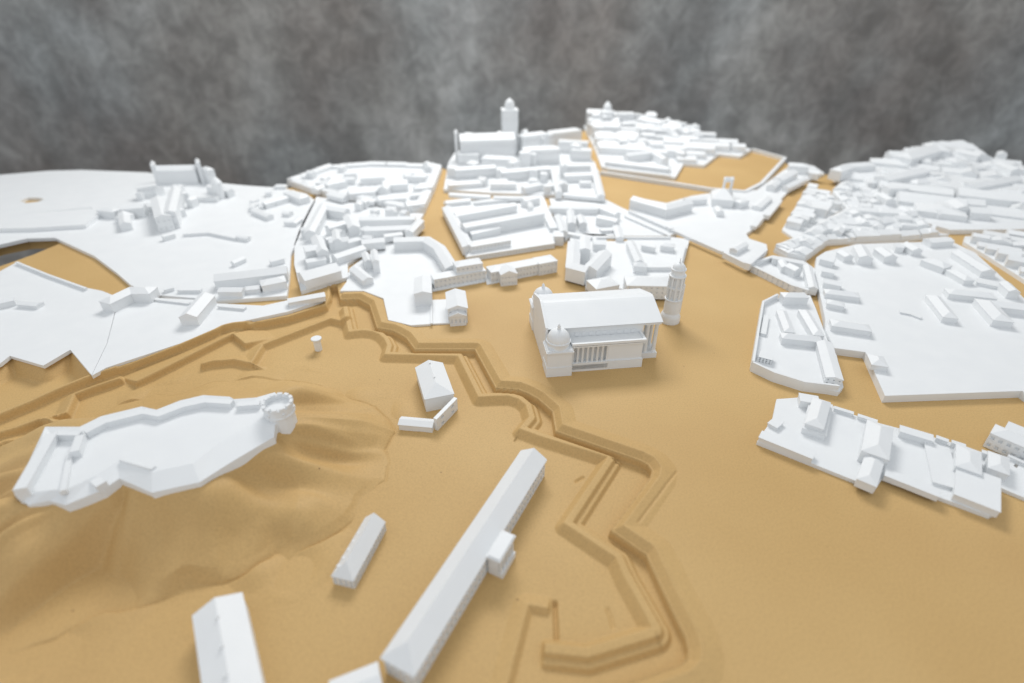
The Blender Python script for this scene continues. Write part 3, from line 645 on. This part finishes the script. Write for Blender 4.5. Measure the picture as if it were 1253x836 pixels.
W(t, [(500, 282), (514, 268)], 10, 4, 9, 2.5, 'g'); W(t, [(410, 281), (412, 292)], 8, 4, 12, 3, 'g')
clutter(t, P, 4, 307, 16, (6, 11), (5, 11), avoid=av)
t, P = block('town_block', 'far white block of low roofs behind the curved white street, left of the main street', 'town block',
  [(352, 227), (379, 237), (430, 249), (470, 257), (505, 264), (520, 262), (532, 235), (541, 210), (530, 207), (500, 206), (454, 205), (400, 209)], 0, 5)
perim(t, P, 5, 41, (3, 5), (12, 15), (30, 60), rr=(1.5, 2.5))
for pts, w, h, r, k in [([(426, 231), (458, 228)], 22, 9, 5, 'g'), ([(462, 240), (496, 237)], 18, 7, 4, 'g'), ([(396, 222), (420, 217)], 20, 9, 4, 'h'), ([(468, 222), (498, 220)], 20, 10, 4, 'g'), ([(404, 234), (424, 239)], 16, 6, 3, 'g'), ([(496, 248), (518, 245)], 16, 7, 3, 'g'), ([(436, 244), (458, 243)], 14, 5, 3, 'h'), ([(506, 226), (528, 224)], 18, 8, 4, 'h'), ([(440, 214), (470, 212)], 18, 10, 4, 'g'), ([(496, 212), (522, 213)], 16, 9, 3, 'f'), ([(384, 230), (398, 224)], 13, 6, 3, 'g'), ([(502, 236), (524, 234)], 13, 5, 3, 'f'), ([(456, 231), (466, 226)], 14, 6, 3, 'g'), ([(420, 210), (436, 209)], 14, 8, 3, 'h')]: W(t, pts, w, 5, h, r, k)

clutter(t, P, 5, 306, 16, (8, 15), (5, 9))
# ------------------------------------------------------------------ courtyard plate, lodges and arcade palace in the middle
t, P = block('courtyard_plate', 'white courtyard plate with bent wing beside the start of the zigzag ditch', 'base plate',
  [(416, 356), (445, 356), (469, 365), (475, 391.5), (502.5, 398), (527, 396.5), (527.5, 358), (527, 338), (560, 326), (554, 319), (538, 300), (520, 292), (482, 293), (462, 303), (428, 328), (424, 345)], 2, 2)
W(t, [(482, 291), (521, 290), (537, 300), (553, 325)], 13.5, 2, 10.5, 3, 'g', name='bent_wing')
W(t, [(517, 338), (517, 357)], 16, 2, 13, 2.5, 'g'); W(t, [(433, 326), (450, 340)], 11, 2, 6, 2.5, 'g'); W(t, [(457, 305), (459, 318)], 7, 2, 13, 2.5, 'g'); W(t, [(446, 308), (450, 318)], 7, 2, 9, 2.5, 'g')
W(t, [(527.8, 340), (527.8, 396)], 1.0, 2, 1.2, 0, 'f', name='wall')
t, P = block('villa', 'small white temple-fronted villa on its own plate above the zigzag ditch', 'villa', [(529, 396.3), (572, 394), (572, 386), (550, 366), (529, 367)], 1.5, 1.5)
W(t, [(557, 354), (559.5, 374)], 17, 0, 14.5, 3.4, 'g', win=(4, 2, 1.3, 2.4), name='main_house', ov=0.9)
W(t, [(559, 375), (560, 383.5)], 14.5, 0, 9.8, 3.2, 'g', win=(3.4, 1, 1.2, 4), name='porch', ov=0.7)
t, P = block('lodge', 'white two-tier lodge joining the courtyard plate, left of the pedimented lodge', 'building', [(529, 357.5), (594, 345.5), (591, 334), (556, 334), (529, 342)], 0, 0.8)
W(t, [(529, 339.5), (592, 328.5)], 13, 0, 11, 0, 'f', win=(4.2, 2, 1.6, 1.6), name='ground_floor', ov=0.3)
W(t, [(556, 321.5), (588, 316.5)], 14, 0, 19, 2.5, 'h', win=(4.2, 3, 1.5, 1.8), name='upper_floor')
t, P = block('pedimented_lodge', 'long white lodge with a pedimented front in the street before the arcade palace', 'building', [(596, 349), (681, 332), (678, 322), (592, 337)], 0, 0.8)
W(t, [(598, 328), (660, 317)], 15, 0, 12.0, 2.2, 'h', win=(3.6, 2, 1.3, 2.2), name='main_wing'); W(t, [(656, 317.5), (678, 313.5)], 16.5, 0, 13, 2.2, 'h', win=(3.6, 2, 1.3, 2.2), name='end_wing')
W(t, [(619, 324), (623, 332)], 17, 0, 12, 4, 'g', win=(3.4, 2, 1.3, 2.2), name='portico')
t, P = block('arcade_palace', 'white palace block with arcaded terrace front in the middle of the town', 'palace',
  [(543, 250), (549, 262), (570, 317.5), (679, 300.5), (690, 298.5), (688, 284), (676, 272), (668, 250), (664, 241), (600, 246)], 0, 3.5)
ar = gpl([(571, 316.5), (679, 299.8), (679, 292), (575, 308)], 4); m = MB()
m.facade(ar[0], ar[1], 0.0, 6.0, 30, 1, 1.9, 3.6, 1.2); m.quad((*ar[1], 0), (*ar[2], 0), (*ar[2], 6), (*ar[1], 6)); m.quad((*ar[2], 0), (*ar[3], 0), (*ar[3], 6), (*ar[2], 6)); m.quad((*ar[3], 0), (*ar[0], 0), (*ar[0], 6), (*ar[3], 6)); m.quad((*ar[0], 6), (*ar[1], 6), (*ar[2], 6), (*ar[3], 6)); m.build('arcade', WHITE, t)
W(t, [(547, 252), (573, 300)], 13, 2, 9, 2.5, 'g', name='street_wing'); W(t, [(574, 297.5), (622, 289.5)], 15, 2, 11, 2.0, 'h', win=(4.0, 2, 1.7, 2.6), name='front_wing')
W(t, [(566, 274), (663, 257)], 15, 2, 15, 3, 'g', name='great_hall', win=(30, 1, 1, 1)); W(t, [(556, 261), (630, 248)], 13, 2, 10, 2.5, 'g', name='rear_hall'); W(t, [(575, 284), (610, 276)], 10, 2, 9, 2, 'g', name='cross_hall')
W(t, [(683, 283), (684, 290)], 11, 0, 11, 0, 'f', win=(3, 4, 1.2, 1.2)); W(t, [(640, 244), (658, 240)], 10, 2, 10, 2, 'g'); W(t, [(648, 246), (650, 252)], 6, 2, 13, 2, 'h'); W(t, [(545, 246), (575, 243)], 10, 2, 6, 2, 'g'); W(t, [(580, 246), (636, 240)], 8, 2, 5, 2, 'f')
W(t, [(668, 258), (678, 278)], 10, 2, 6, 1.5, 'f')

# ------------------------------------------------------------------ cathedral block at the back
t, P = block('cathedral_block', 'far white block of stacked rooftops around the tall-towered church', 'town block',
  [(543, 236), (600, 240), (663, 242), (740, 246), (728, 203), (716, 190), (660, 184), (558, 188), (549, 202)], 0, 5)
W(t, [(562, 164), (629, 162)], 28, 5, 36, 9, 'g', name='church', win=(5, 2, 1.4, 6)); W(t, [(557.5, 158), (557.5, 161)], 5, 5, 47, 3, 'h', name='church_turret')
c = gp(623.5, 150, 58); ux = (0.99, 0.12); m = MB(); m.box(c, 13, 13, ux, 5, 78); tw = m.build('tower_shaft', WHITE, t)
m = MB(); m.box(c, 13.8, 13.8, ux, 64, 65.5); m.box(c, 14.2, 14.2, ux, 78, 80); m.build('tower_cornice', WHITE, tw)
m = MB(); m.lathe(c, [(9.5, 80), (9.0, 84), (8.2, 89), (6.2, 93), (3, 95.5), (1.4, 96.5), (0.8, 98)], 20); m.build('tower_dome', WHITE, tw, smooth=True)
for k in range(4):
    for s in (-1, 1):
        a = k * math.pi / 2 + 0.12; d = (math.cos(a), math.sin(a)); n_ = (-d[1], d[0])
        for zz in (52, 66.5):
            m = MB(); m.box((c[0] + d[0] * 13.3 + n_[0] * s * 7, c[1] + d[1] * 13.3 + n_[1] * s * 7), 0.7, 2.4, d, zz, zz + 10); m.build('tower_shutter', WHITE, tw)
for pts, w, h, r, k in [([(636, 164), (668, 160)], 18, 32, 4, 'h'), ([(640, 180), (684, 178)], 20, 24, 4, 'h'), ([(556, 205), (606, 202)], 14, 14, 3, 'g'), ([(612, 208), (672, 203)], 16, 14, 3, 'g'), ([(548, 224), (590, 221)], 12, 6, 2.5, 'g'), ([(600, 222), (632, 222)], 12, 8, 3, 'h'), ([(640, 227), (662, 223)], 12, 8, 3, 'h'), ([(686, 200), (722, 199)], 16, 16, 3, 'g'), ([(690, 212), (724, 211)], 14, 10, 3, 'g'), ([(728, 206), (736, 238)], 10, 8, 2.5, 'g'), ([(690, 236), (736, 240)], 9, 5, 2, 'g'), ([(677, 206), (684, 234)], 9, 9, 2.5, 'g'), ([(560, 186), (586, 186)], 14, 17, 3, 'f'), ([(590, 190), (632, 192)], 13, 15, 4, 'h'), ([(674, 160), (708, 156)], 24, 26, 3, 'f'), ([(684, 170), (720, 172)], 16, 20, 3, 'f'), ([(700, 181), (724, 182)], 18, 18, 2, 'f'), ([(660, 166), (676, 160)], 14, 28, 3, 'h'), ([(550, 236), (600, 239)], 9, 4, 2, 'g'), ([(604, 240), (660, 241)], 7, 4, 2, 'g')]:
    W(t, pts, w, 5, h, r, k, win=(4, 2, 1.4, 3) if h > 12 else None)
clutter(t, P, 5, 302, 26, (8, 15), (6, 15), zf=lambda p: max(0, (p[1] - 800) * 0.09))
t, P = block('town_block', 'low white block with open triangular court right of the arcade palace', 'town block',
  [(672, 246), (740, 247), (757, 256), (770, 262), (828, 289), (815, 292.5), (760, 292.5), (727, 292.5), (697, 294), (691, 297), (690, 284), (678, 270)], 0, 4)
for pts, w, h, r, k in [([(672, 252), (732, 253)], 9, 7, 2.5, 'g'), ([(736, 252), (756, 260)], 10, 8, 2.5, 'g'), ([(698, 256), (700, 272)], 9, 9, 2.5, 'g'), ([(710, 262), (714, 272)], 9, 9, 2.5, 'g'), ([(732, 263), (756, 268)], 11, 9, 2.5, 'g'), ([(683, 262), (690, 282)], 9, 7, 2.5, 'g'), ([(752, 268), (759, 290)], 9, 4, 2, 'g'), ([(735, 280), (752, 279)], 9, 3, 1.5, 'f'), ([(695, 284), (724, 289)], 7, 3, 1.5, 'f'), ([(765, 264), (820, 288)], 2.5, 2, 0.6, 'f'), ([(730, 290), (820, 290)], 2.5, 2, 0.6, 'f')]:
    W(t, pts, w, 4, h, r, k)
t, P = block('town_block', 'white corner block with tall chamfered house directly behind the temple church', 'town block',
  [(697, 290), (698, 335), (716, 342.5), (716, 356), (760, 358), (798, 364), (822, 366), (836, 325), (843, 297), (823, 294), (768, 296), (766, 299), (742, 299), (741, 291), (724, 290)], 0, 4)
for pts, w, h, r, k, wn in [([(703, 293), (701, 322), (720, 327)], 14, 12, 3.5, 'g', None), ([(722, 326), (741, 306)], 15, 13, 3.5, 'g', None), ([(716, 289), (716, 304)], 11, 15, 2, 'g', None), ([(724, 345), (752, 340)], 20, 7, 3.5, 'h', None), ([(766, 340), (820, 341)], 21, 11.5, 3.5, 'h', (5, 3, 1.3, 1.3)), ([(772, 294), (783, 318)], 9, 8, 3, 'g', None), ([(776, 321), (792, 322)], 9, 7, 3, 'h', None), ([(726, 296), (741, 296)], 9, 7, 2, 'g', None), ([(786, 298), (802, 301)], 6, 6, 1.5, 'f', None), ([(809, 297), (826, 299)], 9, 6, 2.5, 'h', None), ([(838, 298), (831, 326)], 3, 4, 0.8, 'f', None), ([(790, 327), (830, 327)], 2.5, 4, 0, 'f', None)]:
    W(t, pts, w, 2, h + 2, r, k, win=wn)

# ------------------------------------------------------------------ far hill block with walled court
t, P = block('hill_block', 'farthest white block of crowded roofs stepping up to a stubby tower', 'town block',
  [(736, 208), (728, 186), (720, 170), (714, 157), (740, 154), (800, 160), (860, 172), (900, 181), (919, 186), (905, 195), (879, 192), (861, 206), (836, 204), (826, 221), (780, 215)], 0, 5)
zf = lambda p: max(0, (p[1] - 960) * 0.075)
av = [gpl([(740, 193), (826, 198), (830, 222), (736, 213)], 0)]
fill(t, P, 5, 7, -12, (5, 11), (18, 28), (22, 48), (3, 10), rr=(3, 6), zf=zf, keep=0.9, avoid=av)
W(t, [(742, 195), (820, 204)], 16, 0, 11, 3, 'h', win=(4.5, 2, 1.8, 2.6), name='arcaded_house'); W(t, [(744, 206), (820, 215)], 6, 0, 6, 0, 'f', win=(6, 1, 3, 3.4), name='terrace_house')
W(t, [(766, 188), (800, 184), (815, 193)], 12, 5, 12, 3, 'g', name='curved_wing')
c = gp(743, 134, 47); m = MB(); m.lathe(c, [(15, 5), (15, 42), (15.6, 44), (9, 46), (8, 54), (4, 59), (1, 63)], 12); m.build('stub_tower', WHITE, t)
W(t, [(757, 136), (776, 136)], 26, 5, 36, 4, 'f', name='great_house'); W(t, [(782, 142), (812, 147)], 20, 5, 28, 5, 'h'); W(t, [(722, 150), (738, 148)], 20, 5, 22, 4, 'h'); W(t, [(730, 163), (770, 166)], 14, 5, 14, 4, 'g')
clutter(t, P, 5, 301, 34, (9, 18), (8, 15), zf=zf, avoid=av)
def lowwall(name, label, pts, w, h, win=None, z=0):
    path = gpl(pts, h); t = thing(name, label, 'wall', path[0], z)
    for i in range(len(path) - 1): wing(t, path[i:i + 2], w, 0, h + (i % 2) * 0.15, 0, 'f', name='wall_run', win=win, ov=0.3)
lowwall('court_wall', 'white balustrade wall enclosing the far tan courtyard', [(735, 210), (780, 217), (824, 223.5), (872, 231), (912, 234), (932, 224), (961, 193), (921, 182)], 4.5, 5.5, (5, 1, 2.6, 3.0))

t, P = block('town_block', 'white block with pyramid-roofed church and bell arch right of centre', 'town block',
  [(769, 259), (800, 275), (845, 294), (884, 312.5), (914, 328), (938, 311), (937, 303), (916, 296), (912, 290), (930, 277), (950, 252), (966, 235), (990, 223), (1008, 215), (995, 206), (972, 202), (957, 212), (925, 236), (880, 238), (846, 243), (815, 252), (774, 244)], 0, 4)
W(t, [(775, 240), (815, 251), (844, 244)], 14, 0, 15, 4, 'g', name='angled_house', win=(30, 1, 1, 1))
W(t, [(873, 230), (899, 232)], 38, 4, 10, 10, 'h', name='church'); W(t, [(878, 252), (882, 258)], 9, 4, 6, 2, 'g'); W(t, [(903, 246), (914, 243)], 10, 4, 8, 2, 'h')
for xx in (888, 897): W(t, [(xx, 216), (xx, 219)], 3.0, 14, 20, 2, 'h', name='bell_pier')
W(t, [(887, 217), (898, 217)], 3.4, 24, 5, 1.5, 'g', name='bell_arch')
for pts, w, h, r, k in [([(966, 199), (990, 201)], 20, 12, 3, 'h'), ([(952, 218), (972, 208)], 14, 9, 3, 'g'), ([(944, 226), (956, 216)], 12, 7, 3, 'g'), ([(992, 209), (1004, 211)], 11, 9, 2.5, 'g'), ([(962, 228), (985, 217)], 10, 6, 2.5, 'g'), ([(926, 252), (940, 240)], 12, 4, 2, 'g'), ([(938, 262), (954, 243)], 8, 5, 2, 'f'), ([(898, 304), (912, 296)], 9, 5, 2, 'g'), ([(886, 309), (914, 323)], 3, 6, 0, 'f'), ([(915, 322), (936, 304)], 6, 7, 0.8, 'f'), ([(818, 276), (822, 279)], 6, 4, 1, 'f'), ([(922, 276), (932, 264)], 7, 4, 1, 'f'), ([(770, 258), (884, 308)], 3, 3.2, 0, 'f'), ([(838, 243), (864, 241)], 9, 7, 2.5, 'g')]:
    W(t, pts, w, 4, h, r, k)

# ------------------------------------------------------------------ right-hand town
t, P = block('town_block', 'small white wedge of narrow roofs between two tan streets, upper right', 'town block',
  [(956, 284), (974, 297), (1004, 274), (1030, 259), (1011, 239), (986, 233)], 0, 3)
fill(t, P, 3, 51, -38, (5, 9), (12, 16), (12, 22), (1, 5), rr=(2, 4), keep=0.85); clutter(t, P, 3, 305, 8, (7, 12), (5, 9))
t, P = block('town_block', 'white row block with jagged gables along the narrow street, upper right', 'town block',
  [(946, 309), (974, 299), (1005, 278), (1033, 262), (1016, 240), (1026, 232), (1056, 234), (1128, 277), (1136, 286), (1160, 291), (1100, 297), (1045, 299), (1012, 301), (984, 322), (962, 318)], 0, 4)
perim(t, P, 4, 52, (3, 6), (12, 17), (10, 16), rr=(2.5, 4.5)); fill(t, P, 4, 53, -12, (2, 6), (14, 20), (16, 40), (5, 14), rr=(2.5, 4), keep=0.5); clutter(t, P, 4, 304, 30, (7, 14), (4, 9))
t, P = block('hillside_block', 'big white block of wide low roofs rising to the far right edge', 'town block',
  [(1062, 235), (1130, 278), (1160, 287), (1236, 286.5), (1300, 285), (1340, 250), (1300, 232), (1253, 214), (1210, 197), (1150, 186), (1100, 196), (1050, 210), (1016, 219), (1030, 231)], 0, 6)
terrace(t, [(1062, 224), (1130, 222), (1230, 244), (1300, 262), (1330, 240), (1253, 206), (1200, 190), (1150, 181), (1100, 191), (1050, 205)], 6, 14)
fill(t, P, 6, 61, -26, (3, 9), (24, 40), (40, 100), (4, 14), rr=(4, 8), keep=0.85, zf=lambda p: max(0, (p[1] - 800) * 0.055))
clutter(t, P, 6, 303, 44, (10, 24), (5, 11), zf=lambda p: max(0, (p[1] - 800) * 0.055))
for pts, w, h, r, k in [([(1105, 189), (1145, 178), (1165, 180)], 30, 20, 5, 'h'), ([(1172, 182), (1202, 188)], 20, 18, 4, 'g'), ([(1222, 197), (1246, 206)], 14, 16, 4, 'g'), ([(1024, 206), (1040, 200), (1068, 198)], 18, 14, 4, 'h'), ([(1080, 216), (1130, 205)], 22, 12, 4, 'g'), ([(1190, 225), (1245, 215)], 18, 10, 4, 'g'), ([(1080, 236), (1092, 243)], 12, 9, 3, 'g')]: W(t, pts, w, 8, h, r, k)
t, P = block('town_block', 'white triangular block with small courtyard facing the open tan square', 'town block',
  [(920, 331), (946, 344), (968, 356), (990, 361), (999, 355), (998, 333), (985, 323), (946, 317)], 0, 2.5)
W(t, [(921, 325), (970, 349), (990, 355)], 3.5, 0, 7, 0, 'f', win=(6, 2, 1.6, 1.6), name='front_wall'); W(t, [(946, 313), (984, 320)], 8, 2, 7, 2, 'g'); W(t, [(966, 322), (978, 328)], 10, 2, 8, 3, 'g'); W(t, [(989, 324), (996, 351)], 8, 2, 7, 2, 'g'); W(t, [(956, 316), (962, 326)], 8, 2, 6, 2, 'g'); W(t, [(924, 321), (946, 314)], 3, 2, 5, 0, 'f', name='wall')
t, P = block('walled_block', 'white five-sided walled block with parallel halls beside the tan square', 'town block',
  [(920, 452), (948, 466), (985, 478), (1024.5, 485), (1030, 479), (1022, 440), (1012, 424), (997, 383), (990, 366), (963, 364), (934, 376)], 0, 4)
W(t, [(921.5, 443), (948, 455.5), (985, 467), (1027, 472)], 2.0, 0, 8.4, 0, 'f', name='front_wall', ov=0.0, t=0.2)
W(t, [(922, 442), (928, 405), (934, 369), (952, 360)], 2.0, 0, 8.4, 0, 'f', name='side_wall', ov=0.0, t=0.2)
for pts, w, h, r, k, wn in [([(958, 358.5), (988, 359)], 10, 8, 2.5, 'h', None), ([(957, 378), (967, 404)], 8, 5, 2.5, 'h', None), ([(984, 377), (1003, 408)], 8.5, 6, 2.5, 'h', None), ([(957, 408), (1006, 413)], 9, 5.5, 2.5, 'h', None), ([(1009, 417), (1022, 462)], 11.5, 5.5, 1.6, 'g', (3, 2, 1, 1)), ([(930, 432), (946, 436)], 9, 4.4, 1.2, 'f', (2.2, 3, 1.1, 0.9)), ([(938, 386), (934, 408)], 4, 2.0, 0.6, 'f', None)]:
    W(t, pts, w, 4, h, r, k, win=wn)
t, P = block('barrack_square', 'largest flat white plate with houses around its rim on the right', 'base plate',
  [(999, 315), (997.5, 333), (1009.5, 389), (1010, 404), (1021, 426), (1059, 431), (1083, 484.5), (1251, 478.5), (1300, 515), (1330, 420), (1253, 365), (1240, 352), (1193, 309), (1163, 295), (1100, 297), (1047, 299), (1010, 308)], 6.3, 6.3)
for pts, w, h, r, k in [([(1006, 313), (1022, 317)], 9, 6, 2.5, 'g'), ([(1007, 328), (1022, 331)], 9, 5, 2, 'g'), ([(1009, 342), (1030, 346)], 9, 5, 2, 'g'), ([(1010, 354), (1052, 359)], 9, 4.5, 2.5, 'h'), ([(1013, 367), (1034, 371)], 8, 4.5, 2, 'h'), ([(1018, 392), (1066, 399)], 10.5, 5, 2.5, 'h'), ([(1053, 299), (1061, 313)], 11, 8, 3, 'g'), ([(1030, 306), (1040, 312)], 9, 6, 2.5, 'g'), ([(1078, 302), (1092, 312)], 11, 7, 3, 'g'), ([(1110, 296), (1124, 304)], 10, 6, 3, 'g'), ([(1136, 293), (1163, 291)], 11, 6, 2, 'g'), ([(1096, 299), (1106, 300)], 8, 6, 2, 'g'), ([(1134, 314), (1162, 324)], 13, 6, 3, 'h'), ([(1165, 328), (1188, 341)], 9, 5, 2.5, 'h'), ([(1174, 306), (1212, 330)], 12, 6, 3, 'g'), ([(1143, 359), (1165, 386)], 10, 5, 3, 'h'), ([(1160, 354), (1218, 360)], 10, 5, 2.5, 'h'), ([(1206, 364), (1230, 390)], 13, 6, 3, 'h'), ([(1216, 369), (1275, 376)], 11, 6, 2.5, 'g'), ([(1196, 342), (1225, 348)], 11, 3, 1, 'f'), ([(1231, 344), (1243, 355)], 8, 7, 2.5, 'g'), ([(1072, 432), (1078, 445)], 9.5, 4.5, 2.5, 'h')]:
    W(t, pts, w * 1.15, 6.3, h, r, k)
W(t, [(1101, 381.5), (1114, 384), (1127, 389)], 3.5, 6.3, 1.2, 0, 'f', name='step')
t, P = block('town_block', 'white terrace of houses cut by the right picture edge, above the largest plate', 'town block',
  [(1177, 300), (1202, 315), (1253, 348), (1330, 395), (1340, 300), (1253, 291), (1179, 293)], 0, 4)
fill(t, P, 4, 72, -33, (3, 7), (11, 16), (14, 26), (1, 6), rr=(2, 4), keep=0.85)
# ------------------------------------------------------------------ arsenal yard in the right foreground
t, P = block('arsenal_yard', 'long white yard plate with hipped sheds in the right foreground', 'base plate',
  [(926, 541), (945, 513), (950, 489), (977, 487), (1004, 491), (1044, 508), (1074, 518), (1143, 536), (1182, 547), (1215, 559), (1222, 627), (1211, 632), (1168, 616), (1080, 585), (1071, 599.5), (1054, 592)], 2.2, 2.6)
for pts, w, h, r, k in [([(931, 531), (996, 557)], 7.5, 3.4, 0.6, 'f'), ([(944, 514), (955, 520)], 9, 2.2, 0.5, 'f'), ([(1005, 492), (996, 529)], 14, 4.0, 0, 'f'), ([(1007, 486), (998, 518)], 11, 7.0, 3.0, 'h'), ([(979, 485.5), (1002, 489.5)], 9, 5.5, 0.6, 'f'), ([(1021, 499), (1044, 506)], 2.6, 2.2, 0, 'f'), ([(1050, 508.5), (1073, 516)], 2.6, 2.4, 0, 'f'), ([(1079, 515), (1073, 553)], 14.5, 8.5, 3.2, 'h'), ([(1072, 557), (1062, 588)], 10, 5.6, 2.4, 'h'), ([(1084, 577), (1150, 603)], 7, 3.6, 0.8, 'f'), ([(1102, 524), (1142, 536)], 7, 4.4, 0.6, 'f'), ([(1146, 535), (1160, 540)], 2.8, 3.0, 0, 'f'), ([(1165, 541), (1181, 546)], 2.8, 3.2, 0, 'f'), ([(1146, 545), (1158, 595)], 13.5, 1.6, 0, 'f'), ([(1187, 546), (1187, 573)], 12.5, 6.2, 2.2, 'h'), ([(1197, 577), (1195, 616)], 21, 4.6, 0, 'f'), ([(1202, 553), (1214, 557)], 3, 4, 0, 'f')]:
    W(t, pts, w, 2.6, h, r, k, name='shed' if k != 'f' else 'low_range')
t, P = block('arsenal_annex', 'small white plate with one gabled shed next to the windowed house, right edge', 'base plate',
  [(1221.5, 596), (1290, 625), (1300, 580), (1253, 558), (1216, 560)], 2.2, 2.4, holes=[[(1240, 570), (1243, 567), (1247, 569.5), (1244, 572.5)]])
W(t, [(1224, 553.5), (1224, 574)], 10, 2.4, 5.5, 2.4, 'h', name='shed'); W(t, [(1234, 558), (1280, 578)], 2.0, 2.4, 2.0, 0, 'f', name='wall')
t, P = block('windowed_house', 'white house with rows of square windows cut by the right picture edge', 'house', [(1209, 547), (1290, 584), (1300, 560), (1222, 533)], 0, 0.6)
W(t, [(1218, 521), (1290, 551)], 12.5, 0.3, 11, 3, 'h', win=(4.2, 2, 2.0, 2.2), name='walls')
W(t, [(1234, 518), (1290, 541)], 10, 0.3, 12, 2, 'f', name='rear_wing')
